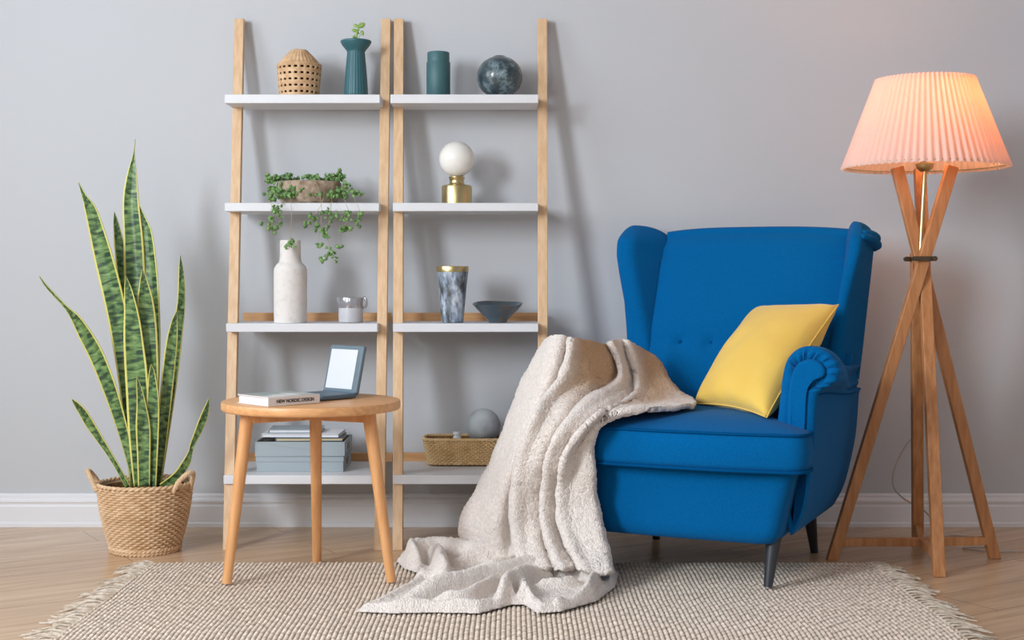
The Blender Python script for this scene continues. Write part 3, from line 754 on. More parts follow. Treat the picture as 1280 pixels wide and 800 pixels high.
def make_tumbler():
    D = 4.285; loc = Vector((X(565.5, D), D - CD, ZT[2])); H = .178
    root = thing('conical_vase', loc, 'streaked blue grey conical vase with a gold rim on the third shelf', 'vase')
    m = MB(); m.lathe([(0, 0), (.033, 0), (.035, .003), (.040, .06), (.0455, .12), (.0505, H - .016), (.0505, H - .015), (.047, H - .016), (.036, .02), (0, .02)], (0, 0, 0), 56, lambda a, r, z: r * (1 + .01 * sin(7 * a)))
    m.build('vase_body', M['tumbler'], root, sharp=60)
    m = MB(); m.lathe([(.0500, H - .018), (.0512, H - .018), (.0524, H - .002), (.0515, H), (.0500, H - .001), (.0475, H - .018)], (0, 0, 0), 56); m.build('gold_rim', M['brass'], root, sharp=60)
make_tumbler()
pr = [(0, 0), (.028, 0), (.030, .002), (.031, .008), (.045, .020), (.062, .038), (.076, .054), (.080, .0595), (.0785, .061), (.0755, .0585), (.060, .042), (.040, .025), (.02, .017), (0, .016)]
def bowl_rim():
    D = 4.29; m = MB(); c = Vector((X(622, D), D - CD, ZT[2]))
    def fn(u, v):
        i = v * (len(pr) - 1); r, z = pr[round(i)]; a = 2 * pi * u
        k = smooth(.03, .06, z)
        return Vector((r * cos(a), r * sin(a), z + k * (.006 * sin(a) + .0012 * sin(3 * a + 1))))
    m.grid(fn, 64, len(pr) - 1, cu=True)
    tag(m.build('glazed_bowl', M['bowl'], loc=c, sharp=60), 'shallow dark blue glazed bowl at the right end of the third shelf', 'bowl')
bowl_rim()

# shelf 4, left: boxes and books
def make_box(xa, xb, z, h, D0, dep, name, label, opened):
    cx = (xa + xb) / 2; w = xb - xa
    root = thing(name, (cx, D0 + dep / 2 - CD, z), label, 'box', 'grey document boxes on the bottom shelf')
    m = MB(); t = .004
    m.box((0, 0, t / 2), (w, dep, t))
    m.box((0, -dep / 2 + t / 2, h / 2), (w, t, h)); m.box((0, dep / 2 - t / 2, h / 2), (w, t, h))
    m.box((-w / 2 + t / 2, 0, h / 2), (t, dep, h)); m.box((w / 2 - t / 2, 0, h / 2), (t, dep, h))
    m.build('tray', M['box'], root, bevel=.001)
    m = MB()
    if opened: m.box((0, 0, h * .45), (w - .009, dep - .009, h * .8)); m.build('dark_inside', M['boxdark'], root)
    else:
        m.box((0, 0, h - .001), (w + .004, dep + .004, .003)); m.box((0, -dep / 2 - .001, h - .008), (w + .004, .002, .016)); m.build('lid', M['box'], root, bevel=.001)
    m = MB(); m.box((w / 2 + .0006, 0, h * .5), (.0012, .05, .02)); m.build('label_holder', M['metal'], root, bevel=.0003)
Db = 4.215
make_box(X(320.6, Db), X(429, Db), ZT[3], .0475, Db, .205, 'storage_box', 'lower of two grey blue document boxes on the bottom shelf', False)
make_box(X(318.8, Db), X(430.8, Db), ZT[3] + .048, .0455, Db, .2, 'storage_box', 'upper of two grey blue document boxes, carrying books, bottom shelf', True)
def flat_book(name, px0, px1, D0, dep, z, th, cov, rz, label, pages='pages'):
    x0, x1 = X(px0, D0), X(px1, D0); w = x1 - x0
    root = thing(name, ((x0 + x1) / 2, D0 + dep / 2 - CD, z), label, 'book', 'books on the grey boxes', rz=rz)
    m = MB(); m.box((0, 0, .001), (w, dep, .002)); m.box((0, 0, th - .001), (w, dep, .002)); m.box((-w / 2 + .001, 0, th / 2), (.002, dep, th - .001)); m.build('cover', cov, root, bevel=.0006)
    m = MB(); m.box((.001, 0, th / 2), (w - .005, dep - .006, th - .0038)); m.build('page_block', M[pages], root)
zb = ZT[3] + .048 + .0455
flat_book('book', 343, 427, 4.225, .15, zb, .011, M['slate'], radians(2), 'thin book with yellowed pages directly on top of the grey boxes')
flat_book('book', 327, 424, 4.235, .16, zb + .0115, .010, M['paper'], radians(-1.5), 'white covered book second from the top of the grey boxes', 'paper')
flat_book('book', 334, 400, 4.26, .13, zb + .022, .011, M['box'], radians(3), 'grey book topmost on the pile above the grey boxes', 'paper')

# shelf 4, right: basket, ball, jar
def make_tray_basket():
    x0, x1 = X(528.5, 4.33), X(631, 4.33); cx = (x0 + x1) / 2; hx = (x1 - x0) / 2; yc = 4.395 - CD
    root = thing('rattan_basket', (cx, yc, ZT[3]), 'low rectangular rattan basket holding a grey ball on the bottom shelf', 'basket')
    H = .090; ol = rrect_outline(hx - .014, .056, hx, .068)
    m = MB(); woven_ring(m, ol, .004, H - .006, 14, 88, .0032, 4, vs=4)
    m.build('woven_wall', M['straw2'], root, sharp=80)
    m = MB(); braid(m, lambda t: Vector((*ol(2 * pi * t, 1)[:2], H - .004)), 240, .0034, .0022, 34)
    m.build('rim', M['straw2'], root, sharp=80)
    def fn(u, v):
        x, y, nx, ny = ol(2 * pi * u, lerp(.95, .02, v)); return (x - nx * .0065, y - ny * .0065, lerp(H - .006, .005, v))
    m = MB(); m.grid(fn, 160, 4, cu=True); m.build('dark_inside', M['dark_inside'], root)  # dark shell added behind the wall as painted inner shade
    m = MB(); m.grid(lambda u, v: tuple([c * v for c in ol(2 * pi * u, 0)[:2]]) + (.003,), 80, 2, cu=True); m.build('floor_mat', M['straw2'], root)
    m = MB()
    def fz(u, v):
        a = 2 * pi * u; 
        x, y, _, _ = ol(a, .6); k = min(v * 2, 1) if v < .5 else (1 - v) * 2
        r = .9 * min(1, k * 1.0); z = .008 if v < .5 else .066
        return (x * .80 * (1 if .2 < v < .8 else 0), y * .78 * (1 if .2 < v < .8 else 0), .008 if v < .5 else .0665)
    m.grid(fz, 48, 5, cu=True)
    cl = m.build('folded_cloth', M['cloth'], loc=(cx, yc, ZT[3]), sharp=60); tag(cl, 'folded pale cloth lying inside the rattan basket', 'cloth')
    top = ZT[3] + .0675; r = .0565
    m = MB(); m.lathe([(r * cos(radians(a)), r + r * sin(radians(a))) for a in range(-90, 91, 6)], (0, 0, 0), 48)
    tag(m.build('stone_ball', M['ball'], loc=(X(604, 4.385), 4.385 - CD, top), sharp=180), 'smooth marbled grey blue ball resting in the rattan basket', 'ball')
    m = MB(); m.lathe([(0, 0), (.012, 0), (.0135, .002), (.0135, .020), (.010, .024), (.010, .027), (.0145, .028), (.0145, .036), (.012, .037), (0, .037)], (0, 0, 0), 24)
    tag(m.build('glass_jar', M['glass'], loc=(X(571.5, 4.40), 4.40 - CD, top)), 'tiny pale jar peeking over the rattan basket rim left of the ball', 'jar')
make_tray_basket()

# ------------------------------------------------------------------ armchair (local frame: x' to its left arm side in the picture right, y' back)
TH = radians(-25); CC = Vector((.580, 3.959 - CD, 0))
RC = Matrix.Rotation(TH, 3, 'Z')
def c2w(x, y, z): return CC + RC @ Vector((x, y, z))
def w2c(p): return RC.transposed() @ (p - CC)
YB = [(.40, .135), (.50, .165), (.625, .215), (.80, .29), (.98, .365)]     # front face of the back
YR = [(.14, .24), (.35, .325), (.6, .375), (.8, .40), (1.0, .425)]         # rear face
XO = [(.13, .30), (.35, .345), (.6, .368), (.8, .385), (1.0, .40)]         # outer half width
def rsec(pts, r, n=5):
    """round the corners of a closed polygon"""
    out = []; N = len(pts)
    for i in range(N):
        p = Vector(pts[i]); a = Vector(pts[i - 1]); b = Vector(pts[(i + 1) % N])
        ri = r[i] if isinstance(r, (list, tuple)) else r
        da = (a - p); db = (b - p); ra = min(ri, da.length * .49, db.length * .49)
        s = p + da.normalized() * ra; e = p + db.normalized() * ra
        for k in range(n + 1):
            t = k / n; out.append(s.lerp(p, t).lerp(p.lerp(e, t), t))
    return out
def loft(m, secs, caps=(True, True)):
    n = len(secs[0]); o = m.add([p for s in secs for p in s], [(i * n + k, i * n + (k + 1) % n, (i + 1) * n + (k + 1) % n, (i + 1) * n + k) for i in range(len(secs) - 1) for k in range(n)])
    for which, flag in ((0, caps[0]), (len(secs) - 1, caps[1])):
        if flag:
            s = secs[which]; c = sum((Vector(p) for p in s), Vector()) / n; ci = m.add([c], [])
            m.f += [(o + which * n + k, o + which * n + (k + 1) % n, ci) for k in range(n)]
def make_chair():
    root = thing('wing_armchair', CC, 'royal blue wing armchair with rolled arms and dark tapered legs', 'armchair', rz=TH)
    # base
    m = MB(); secs = []
    for z in [.127, .130, .140] + [lerp(.15, .325, k / 8) for k in range(9)]:
        hx = interp([(.135, .275), (.145, .287), (.325, .333)], z); yf = interp([(.135, -.350), (.145, -.362), (.325, -.378)], z); yr = interp([(.14, .20), (.33, .28)], z)
        if z < .129: hx -= .012; yf += .012
        pts = [(-hx, yf), (0, yf - .012), (hx, yf), (hx - .02, yr), (-hx + .02, yr)]
        secs.append([Vector((p.x, p.y, z)) for p in rsec(pts, [.045, .3, .045, .03, .03], 6)])
    loft(m, secs); m.build('base', M['blue'], root, sharp=60)
    # rear body panel (below and behind the back)
    m = MB(); secs = []
    for k in range(13):
        z = lerp(.14, .60, k / 12); xo = interp(XO, z) - .004; yr = interp(YR, z)
        secs.append([Vector((p.x, p.y, z)) for p in rsec([(-xo, yr - .14), (xo, yr - .14), (xo - .012, yr), (-xo + .012, yr)], [.01, .01, .05, .05], 5)])
    loft(m, secs); m.build('rear_body', M['blue'], root, sharp=60)
    # backrest
    m = MB(); nz, nx = 44, 48
    def fb(u, v):
        # u across, v: bottom front -> over top -> rear bottom
        x = lerp(-1, 1, u)
        hw = .262 if x < 0 else .325
        if v < .6:
            z = lerp(.40, .972, v / .6); y = sinterp(YB, z)
            b = (1 - x ** 4) * .016 * smooth(.4, .5, z) ; y -= b
            y += .010 * math.exp(-((z - .625) / .05) ** 2) * (1 - x ** 6)
            for bx in (-.165, -.065, .035, .135):
                d2 = ((x * hw - bx) ** 2 + (z - .625) ** 2); y += .014 * math.exp(-d2 / .0003)
            top = smooth(.90, .972, z); y += .020 * top ** 3
        elif v < .75:
            a = (v - .6) / .15 * pi; yf = sinterp(YB, .972) + .02; yr = .428
            c = (yf + yr) / 2; r = (yr - yf) / 2; y = c - r * cos(a); z = .972 + .018 * sin(a)
        else:
            t = (v - .75) / .25; z = lerp(.972, .40, t); y = interp(YR, z) + .002
        z2 = z - (.012 * abs(x) ** 3 if z > .9 else 0)
        return (x * hw, y, z2)
    m.grid(fb, nx, 80); 
    # side caps
    br = m.build('backrest', M['blue'], root, sharp=70)
    for bx in (-.165, -.065, .035, .135):
        m = MB(); y = sinterp(YB, .625) - .001
        m.lathe([(0, .006), (.004, .0055), (.0085, .003), (.0095, 0), (.008, -.003), (0, -.004)], (0, 0, 0), 20)
        m.v = [(v[0] + bx, y + .012 - v[2] * 1.2, .625 + v[1]) for v in m.v]
        m.build('button', M['blue2'], br, sharp=80)
    # wings
    for s in (-1, 1):
        m = MB(); secs = []
        N = 40
        for k in range(N + 1):
            t = k / N; z = lerp(.52, .998, sin(t * pi / 2))
            xin_f = interp([(.52, .255), (.62, .262), (.75, .295), (.9, .332), (1, .335)], z)      # inner front edge
            xout_f = interp([(.52, .335), (.62, .335), (.75, .350), (.9, .386), (1, .392)], z)
            yf = sinterp([(.50, .16), (.58, .19), (.66, .205), (.75, .212), (.86, .222), (.95, .245), (1.0, .285)], z)
            xr = interp(XO, z) + (.012 if s > 0 else 0); yr = min(interp(YR, z), .42) - .004; yb = sinterp(YB, min(z, .98)) + .02
            xb = .252 if s < 0 else .318
            if s > 0: xin_f = min(xin_f + .022 + .012 * smooth(.9, .6, z), xout_f - .02)
            pts = [Vector((xin_f, yf)), Vector((xout_f, yf + .004)), Vector((xr, yr - .03)), Vector((xr - .03, yr)), Vector((xb, yr)), Vector((xb, yb))]
            # arch closing at the top: pull section toward its ridge line
            top = smooth(.93, .998, z)
            if z > .93:
                q = (z - .93) / .068; kk = sqrt(max(0, 1 - q ** 2.2))
                cx = .352; cy = .33
                pts = [Vector((lerp(cx, p.x, lerp(kk, 1, .0)), lerp(cy, p.y, max(kk, .02)))) for p in pts]
            r = [.026 * 1, .024, .03, .03, .006, .03]
            secs.append([Vector((p.x * s, p.y, z)) for p in rsec(pts, r, 6)])
        loft(m, secs); w = m.build('wing', M['blue'], root, sharp=60)
        if s < 0: continue
        # rolled scroll gathers at the outer top of the wing
        m = MB()
        for dz, dy, rr in ((0, 0, .013), (-.020, .014, .0135), (-.010, -.02, .011)):
            m.tube(path([(s * .385, .28 + dy, .960 + dz), (s * .404, .32 + dy, .955 + dz), (s * .414, .36 + dy, .945 + dz), (s * .400, .385 + dy * .5, .935 + dz)], 10), lambda t, rr=rr: rr * (.45 + .7 * sin(pi * min(t + .15, 1) * .9)), 12)
        m.build('wing_gather', M['blue'], w, sharp=180)
    # arms
    for s in (-1, 1):
        # outline from inner bottom over the scroll to the outer bottom
        ol = [(.255, .30), (.268, .42), (.276, .50), (.281, .555), (.290, .600), (.308, .628), (.335, .644), (.366, .646), (.396, .636), (.420, .614), (.432, .588), (.428, .562), (.412, .546), (.392, .536), (.377, .520), (.372, .49), (.370, .44), (.362, .34), (.340, .22), (.312, .155), (.298, .14)]
        n = 70; cs = [cr(ol, (len(ol) - 1) * k / n) for k in range(n + 1)]
        yfr = lambda z: interp([(.14, -.255), (.3, -.285), (.45, -.29), (.65, -.275)], z)
        yre = lambda z: interp([(.14, .235), (.35, .29), (.52, .30), (.65, .30)], z)
        m = MB(); nt_ = 26
        cen = Vector((.335, .50))
        def pt(k, t):
            x, z = cs[k]
            y = lerp(yfr(z), yre(z), t)
            # the scroll shrinks to the rear
            out = smooth(.372, .432, x) * smooth(.50, .54, z)
            x2 = x - out * .062 * smooth(0, .9, t); z -= .080 * smooth(.45, .62, z) * smooth(.0, .8, t)
            # pleats near the front
            if z > .53 and t < .35:
                ang = math.atan2(z - .575, x - .35); x2 += .0030 * sin(ang * 20) * (1 - t / .35) ** 2 * out
            return Vector((x2 * s, y, z))
        # rounded front lip
        def front(k, q):
            p = pt(k, 0); c = Vector((cen.x * s, p.y, clamp(p.z, .36, .575)))
            d = (c - p); L = d.length or 1
            a = q * pi / 2
            inset = .020 * (1 - cos(a)); fwd = .016 * sin(a)
            ang = math.atan2(p.z - .575, (p.x * s) - .35)
            if p.z > .53: fwd += .0050 * sin(ang * 20) * sin(a)
            return p + d / L * min(inset, L * .8) + Vector((0, -fwd, 0))
        rows = [[front(k, q) for k in range(n + 1)] for q in (1.55, 1.25, 1.0, .75, .5, .25, 0)] + [[pt(k, t / nt_) for k in range(n + 1)] for t in range(1, nt_ + 1)]
        # first row: drop back into the seam around the inner panel
        o = m.add([p for r_ in rows for p in r_], [])
        N = n + 1
        for i in range(len(rows) - 1):
            for k in range(n): m.f.append((o + i * N + k, o + i * N + k + 1, o + (i + 1) * N + k + 1, o + (i + 1) * N + k))
            m.f.append((o + i * N + n, o + i * N, o + (i + 1) * N, o + (i + 1) * N + n))
        # close front and rear with fans
        for row, ci in ((0, None), (len(rows) - 1, None)):
            c = Vector((.335 * s, sum(p.y for p in rows[row]) / N, .45)); ci = m.add([c], [])
            for k in range(n): m.f.append((o + row * N + k, o + row * N + k + 1, ci))
        ar = m.build('armrest', M['blue'], root, sharp=75)
        # inner front panel
        m = MB(); pan = [(.298, .34), (.300, .44), (.303, .52), (.309, .565), (.322, .595), (.343, .610), (.367, .612), (.389, .600), (.398, .582), (.392, .568), (.375, .560), (.358, .546), (.350, .52), (.347, .44), (.338, .34)]
        pcs = [cr(pan, (len(pan) - 1) * k / 48) for k in range(49)]
        pc = Vector((.335, .48)); prow = []
        for ins, fw in ((0, .0), (.0, .007), (.002, .0105), (.006, .0125), (.012, .0130)):
            rr_ = []
            for x, z in pcs:
                d = Vector((clamp(x, .322, .365), clamp(z, .36, .583))) - Vector((x, z)); L = d.length or 1
                q = Vector((x, z)) + d / L * min(ins, L * .9)
                rr_.append(Vector((q.x * s, yfr(z) - .012 - fw, q.y)))
            prow.append(rr_)
        o = m.add([p for r_ in prow for p in r_], []); N2 = 49
        for i in range(4):
            for k in range(49): m.f.append((o + i * N2 + k, o + i * N2 + (k + 1) % N2, o + (i + 1) * N2 + (k + 1) % N2, o + (i + 1) * N2 + k))
        m.f.append(tuple(o + 4 * N2 + k for k in range(49)))
        m.build('front_panel', M['blue'], ar, sharp=60)
        # seam welt from the scroll along the outer side
        m = MB(); pts = [pt(int(n * .70), t / 20) + Vector((s * .001, 0, 0)) for t in range(0, 18)]
        m.tube(pts, .0022, 6); m.build('welt', M['blue2'], ar)
    # seat cushion
    hx = .368; out = rsec([(-hx, -.405), (-.2, -.435), (0, -.443), (.2, -.435), (hx, -.405), (hx, -.306), (.262, -.300), (.262, .19), (-.262, .19), (-.262, -.300), (-hx, -.306)],
                          [.045, .1, .1, .1, .045, .02, .02, .03, .03, .02, .02], 5)
    m = MB(); secs = []
    def ring(scale, z, inset=0):
        c = Vector((0, -.12)); r_ = []
        for p in out:
            q = c + (p - c) * scale; d = (q - c); 
            if inset: q = q - d.normalized() * inset
            r_.append(Vector((q.x, q.y, z)))
        return r_
    for z, ins in ((.326, .012), (.328, .003), (.345, -.002), (.375, -.006), (.405, -.003), (.424, .002)): secs.append(ring(1, z, ins))
    for sc in (.985, .96, .92, .86, .78, .68, .56, .42, .28, .14, .02):
        dd = 1 - sc; secs.append(ring(sc, .424 + .036 * (1 - (1 - min(dd * 1.6, 1)) ** 2.2)))
    loft(m, secs); cu = m.build('seat_cushion', M['blue'], root, sharp=80)
    for z, r in ((.4235, .0042), (.3285, .0048)):
        m = MB(); m.tube(ring(1, z, -.001), r, 8, closed=True); o = m.build('piping', M['blue2'], cu, sharp=80)
    # legs
    for (x, y), (bx, by) in (((.264, -.305), (.256, -.335)), ((-.264, -.305), (-.256, -.335)), ((.245, .19), (.250, .245)), ((-.245, .19), (-.250, .245))):
        p = Vector((bx, by, 0)); q = Vector((x, y, .145)); onrug = by < 0
        if onrug: p.z = .0155
        m = MB(); m.tube([p, p.lerp(q, .5), q], lambda t: lerp(.0115, .0215, t), 16); m.build('leg', M['legblack'], root, sharp=50)
make_chair()

# yellow pillow
def make_pillow():
    BL, BR, TR, TL = [c2w(*p) for p in ((-.030, -.060, .462), (.248, -.318, .458), (.345, .13, .748), (.075, .245, .735))]
    cen = (BL + BR + TR + TL) / 4
    nrm = ((BR - BL).cross(TL - BL)).normalized()
    if nrm.y > 0: nrm = -nrm
    m = MB(); n = 36
    def P(u, v, sgn):
        e = lambda t: 4 * t * (1 - t)
        pin = .045
        uu = u + (u - .5) * -pin * 1.6 * e(v) * 1; vv = v + (v - .5) * -pin * 1.6 * e(u)
        p = BL.lerp(BR, uu).lerp(TL.lerp(TR, uu), vv)
        th = .078 * (e(u) * e(v)) ** .42
        w = .0035 * noise.noise(Vector((u * 5, v * 5, sgn * 3))) * e(u) ** .3 * 1.5
        w += .004 * sin(u * 22 + 1) * max(0, 1 - v / .16) * e(u) + .0035 * sin(v * 20) * max(0, (u - .84) / .16) * e(v)
        return p + nrm * sgn * (th + (w if th > .004 else 0)) - cen
    m.grid(lambda u, v: P(u, v, 1), n, n); m.grid(lambda u, v: P(u, v, -1), n, n)
    root = thing('throw_pillow', cen, 'mustard yellow square throw pillow leaning against the armchair back and arm', 'pillow')
    m.build('cushion_cover', M['yellow'], root, merge=1e-4, sharp=180)
    m = MB(); pts = [P(k / 20, 0, 0) for k in range(21)] + [P(1, k / 20, 0) for k in range(1, 21)] + [P(1 - k / 20, 1, 0) for k in range(1, 21)] + [P(0, 1 - k / 20, 0) for k in range(1, 20)]
    m.tube(pts, .0022, 6, closed=True); m.build('edge_seam', M['yellow'], root, sharp=180)
make_pillow()

# ------------------------------------------------------------------ fleece blanket
def inside_chair(p):
    q = w2c(p); x, y, z = q; g = .014
    if abs(x) < .39 + g and -.445 - g < y < .2 and .32 - g < z:
        ed = min(.39 + g - abs(x), y + .445 + g)
        zt = .424 + .036 * smooth(0, .1, ed)
        if z < zt + g: return True
    if abs(x) < .35 + g and -.385 - g < y < .3 and .12 < z < .34: return True
    if -.425 - g < x < -.272 + g and -.30 - g < y < .30:
        # arm with rounded top
        if z < .585: return x > -.375 - g or z > .53
        dx = (x + .352) / (.08 + g); dz = (z - .575) / (.07 + g)
        return dx * dx + dz * dz < 1
    if x < -.25 and z > .5 and z < .99:
        return y > interp([(.5, .17), (.66, .205), (.86, .22)], z) - g and x > -interp(XO, z) - g
    yb = sinterp(YB, clamp(z, .4, .98)) - .016 - g
    return abs(x) < .3 and y > yb and .4 < z < .97
def make_blanket():
    root = thing('fleece_blanket', (at(690, 760, 3.5).x, -.95, 0), 'cream fleece throw blanket draped over the armchair arm and pooling on the rug', 'blanket')
    R = root.location.copy()
    # columns of the drape: (px, py, D, tan)
    A = [
     [(712, 440, 4.14, .0), (690, 478, 4.12, 0), (668, 515, 4.10, 0), (650, 560, 4.08, 0), (630, 600, 4.05, 0), (612, 640, 4.02, 0), (600, 668, 4.0, 0), (598, 676, 4.0, 0)],
     [(684, 428, 4.02, .0), (656, 474, 3.99, 0), (640, 515, 3.97, 0), (621, 562, 3.94, 0), (599, 608, 3.92, 0), (581, 641, 3.90, 0), (577, 664, 3.90, 0), (582, 674, 3.90, 0)],
     [(691, 421, 3.92, .0), (671, 470, 3.87, 0), (652, 515, 3.85, 0), (636, 562, 3.83, 0), (614, 610, 3.83, 0), (598, 648, 3.83, 0), (598, 680, 3.84, 0), (600, 694, 3.84, 0)],
     [(702, 419, 3.86, .0), (690, 466, 3.81, 0), (667, 512, 3.79, 0), (650, 562, 3.77, 0), (632, 612, 3.77, 0), (622, 655, 3.77, 0), (624, 690, 3.78, 0), (628, 704, 3.77, 0)],
     [(710, 423, 3.865, .0), (700, 472, 3.85, 0), (672, 512, 3.83, 0), (650, 564, 3.81, 0), (639, 612, 3.80, 0), (638, 650, 3.80, 0), (640, 690, 3.78, 0), (644, 706, 3.75, 0)],
     [(716, 422, 3.81, .1), (706, 468, 3.765, .0), (678, 508, 3.745, 0), (656, 560, 3.73, 0), (646, 610, 3.725, 0), (645, 650, 3.72, 0), (650, 692, 3.69, 0), (656, 712, 3.62, 0)],
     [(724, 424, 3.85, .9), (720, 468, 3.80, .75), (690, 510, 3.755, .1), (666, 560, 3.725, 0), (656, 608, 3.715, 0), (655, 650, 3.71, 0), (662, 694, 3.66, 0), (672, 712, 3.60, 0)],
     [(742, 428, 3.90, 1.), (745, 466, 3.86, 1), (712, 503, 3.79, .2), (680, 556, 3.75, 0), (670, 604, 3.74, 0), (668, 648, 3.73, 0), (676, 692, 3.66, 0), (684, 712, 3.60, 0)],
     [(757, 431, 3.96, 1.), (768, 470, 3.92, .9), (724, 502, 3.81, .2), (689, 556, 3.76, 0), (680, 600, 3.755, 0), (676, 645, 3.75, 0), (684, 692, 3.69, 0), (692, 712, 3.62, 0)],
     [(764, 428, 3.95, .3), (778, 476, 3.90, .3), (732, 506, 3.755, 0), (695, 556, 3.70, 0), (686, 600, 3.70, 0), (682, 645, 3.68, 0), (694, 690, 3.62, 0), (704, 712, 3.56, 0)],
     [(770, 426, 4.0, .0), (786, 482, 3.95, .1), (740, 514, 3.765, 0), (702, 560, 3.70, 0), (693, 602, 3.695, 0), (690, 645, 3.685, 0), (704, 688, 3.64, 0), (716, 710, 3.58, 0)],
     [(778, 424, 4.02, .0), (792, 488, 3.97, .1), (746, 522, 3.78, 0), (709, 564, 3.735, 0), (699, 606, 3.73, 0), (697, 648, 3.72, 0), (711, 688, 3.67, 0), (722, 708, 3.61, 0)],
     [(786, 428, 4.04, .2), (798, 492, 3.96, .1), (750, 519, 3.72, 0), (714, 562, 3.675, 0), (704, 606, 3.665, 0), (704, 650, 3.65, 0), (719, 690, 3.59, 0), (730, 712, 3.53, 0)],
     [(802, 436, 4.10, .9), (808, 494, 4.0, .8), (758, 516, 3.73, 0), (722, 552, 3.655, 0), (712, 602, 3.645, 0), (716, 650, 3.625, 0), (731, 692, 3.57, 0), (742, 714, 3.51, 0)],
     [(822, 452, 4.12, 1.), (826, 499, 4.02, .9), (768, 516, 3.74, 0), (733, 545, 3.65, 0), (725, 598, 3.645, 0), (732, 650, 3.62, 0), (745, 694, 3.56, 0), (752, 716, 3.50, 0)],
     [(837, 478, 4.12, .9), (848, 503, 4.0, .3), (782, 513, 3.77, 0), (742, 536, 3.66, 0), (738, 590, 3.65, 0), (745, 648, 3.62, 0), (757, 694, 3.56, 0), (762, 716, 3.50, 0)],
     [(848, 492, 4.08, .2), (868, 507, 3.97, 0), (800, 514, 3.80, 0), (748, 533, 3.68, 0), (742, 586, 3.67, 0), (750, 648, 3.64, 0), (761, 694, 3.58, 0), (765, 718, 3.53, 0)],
    ]
    for k in (4, 8, 11):                      # overlapping folds: the ridge rolls over its valley
        for st_ in range(0, 8):
            g_ = smooth(-1, 2, st_) * (1 if st_ < 7 else .6)
            a = A[k][st_]; A[k][st_] = (a[0] + 4 * g_, a[1], a[2] + .022 * g_, a[3])
            a = A[k + 1][st_]; A[k + 1][st_] = (a[0] - 4.5 * g_, a[1], a[2] - .018 * g_, a[3])
    for k in (9, 12):
        for st_ in (0, 1): a = A[k][st_]; A[k][st_] = (a[0], a[1] - 1.5, a[2] - .03, 0)
    nu, nv = (len(A) - 1) * 12, 190
    nS = len(A[0]) - 1
    m = MB(); NV = nv + 1; G = []; need = []
    for i in range(nu + 1):
        colu = (len(A) - 1) * i / nu
        st = [cr([A[k][s] for k in range(len(A))], colu) for s in range(nS + 1)]
        for j in range(NV):
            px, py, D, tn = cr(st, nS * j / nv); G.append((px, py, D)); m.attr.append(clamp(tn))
            D0 = D; c = 0
            while inside_chair(at(px, py, D)) and c < 60: D -= .006; c += 1
            need.append(D0 - D)
    # widen and soften how far the cloth must stand off the chair, so that its folds ride on top
    def sep(f, arr, r):
        a = [0] * len(arr)
        for i in range(nu + 1):
            for j in range(NV): a[i * NV + j] = f([arr[i * NV + q] for q in range(max(j - r, 0), min(j + r, nv) + 1)])
        b = [0] * len(arr)
        for i in range(nu + 1):
            rr = range(max(i - r, 0), min(i + r, nu) + 1)
            for j in range(NV): b[i * NV + j] = f([a[q * NV + j] for q in rr])
        return b
    mean = lambda l: sum(l) / len(l)
    need = sep(max, need, 8); need = sep(mean, need, 8); need = sep(mean, need, 8)
    V = []
    for (px, py, D), nd in zip(G, need):
        p = at(px, py, D - nd)
        if p.z < .026: p.z = .026
        V.append(p - R)
    for i in range(nu):
        for j in range(nv):
            a = i * NV + j; m.f.append((a, a + NV, a + NV + 1, a + 1))
    for it in range(2):
        W = list(V)
        for i in range(1, nu):
            for j in range(1, nv):
                a = i * NV + j; W[a] = V[a].lerp((V[a - 1] + V[a + 1] + V[a - NV] + V[a + NV]) / 4, .5)
        V = W
    out = []
    for i in range(nu + 1):
        for j in range(NV):
            a = V[max(i - 1, 0) * NV + j]; b = V[min(i + 1, nu) * NV + j]; c = V[i * NV + max(j - 1, 0)]; d = V[i * NV + min(j + 1, nv)]
            n_ = (b - a).cross(d - c); n_ = n_.normalized() if n_.length > 1e-9 else Vector((0, -1, 0))
            q = V[i * NV + j]; h = .0045 * noise.noise(q * 22) + .0026 * noise.noise(q * 120) + .0014 * noise.noise(q * 260)
            out.append(tuple(q + n_ * h))
    m.v = out
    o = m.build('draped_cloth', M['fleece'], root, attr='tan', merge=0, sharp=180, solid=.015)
    # pool on the floor
    def fl(px, py, z=0.012):
        D = F * (EYE - z) / (py - 350); return Vector((X(px, D), D - CD))
    poly = [fl(*p) for p in [(447, 766), (481, 750), (512, 733), (524, 718), (506, 712), (497, 703), (503, 694), (530, 689), (570, 688), (640, 690), (700, 694), (762, 700), (772, 720), (768, 735), (745, 753), (700, 766), (672, 768), (656, 757), (640, 757), (600, 768), (540, 767), (490, 768)]]
    ridges = [
        ([(503, 700), (515, 688), (540, 680), (570, 682), (600, 686), (645, 684)], .050, .034), ([(506, 709), (528, 716), (550, 719)], .014, .022),
        ([(542, 684), (550, 696), (556, 712)], .048, .022), ([(572, 692), (600, 689), (632, 687), (648, 694), (640, 703), (605, 708), (575, 710)], .046, .016),
        ([(512, 738), (540, 730), (575, 724), (605, 716), (640, 708), (690, 700), (720, 694)], .046, .026),
        ([(575, 764), (600, 757), (620, 742), (636, 725), (655, 714), (680, 706)], .046, .022), ([(478, 759), (520, 756), (560, 758), (595, 752)], .012, .022),
        ([(655, 712), (656, 728), (661, 746), (672, 760), (700, 760), (738, 748), (760, 732), (762, 714), (752, 700)], .036, .0165),
        ([(684, 704), (716, 706), (738, 716), (741, 731), (718, 742), (700, 744)], .036, .0150), ([(700, 690), (735, 694), (756, 704)], .044, .022),
        ([(650, 700), (690, 706), (730, 708), (764, 708)], .034, .024), ([(545, 744), (575, 742), (605, 732), (622, 722)], .030, .014), ([(672, 728), (700, 728), (722, 724)], .022, .014)]
    RL = []
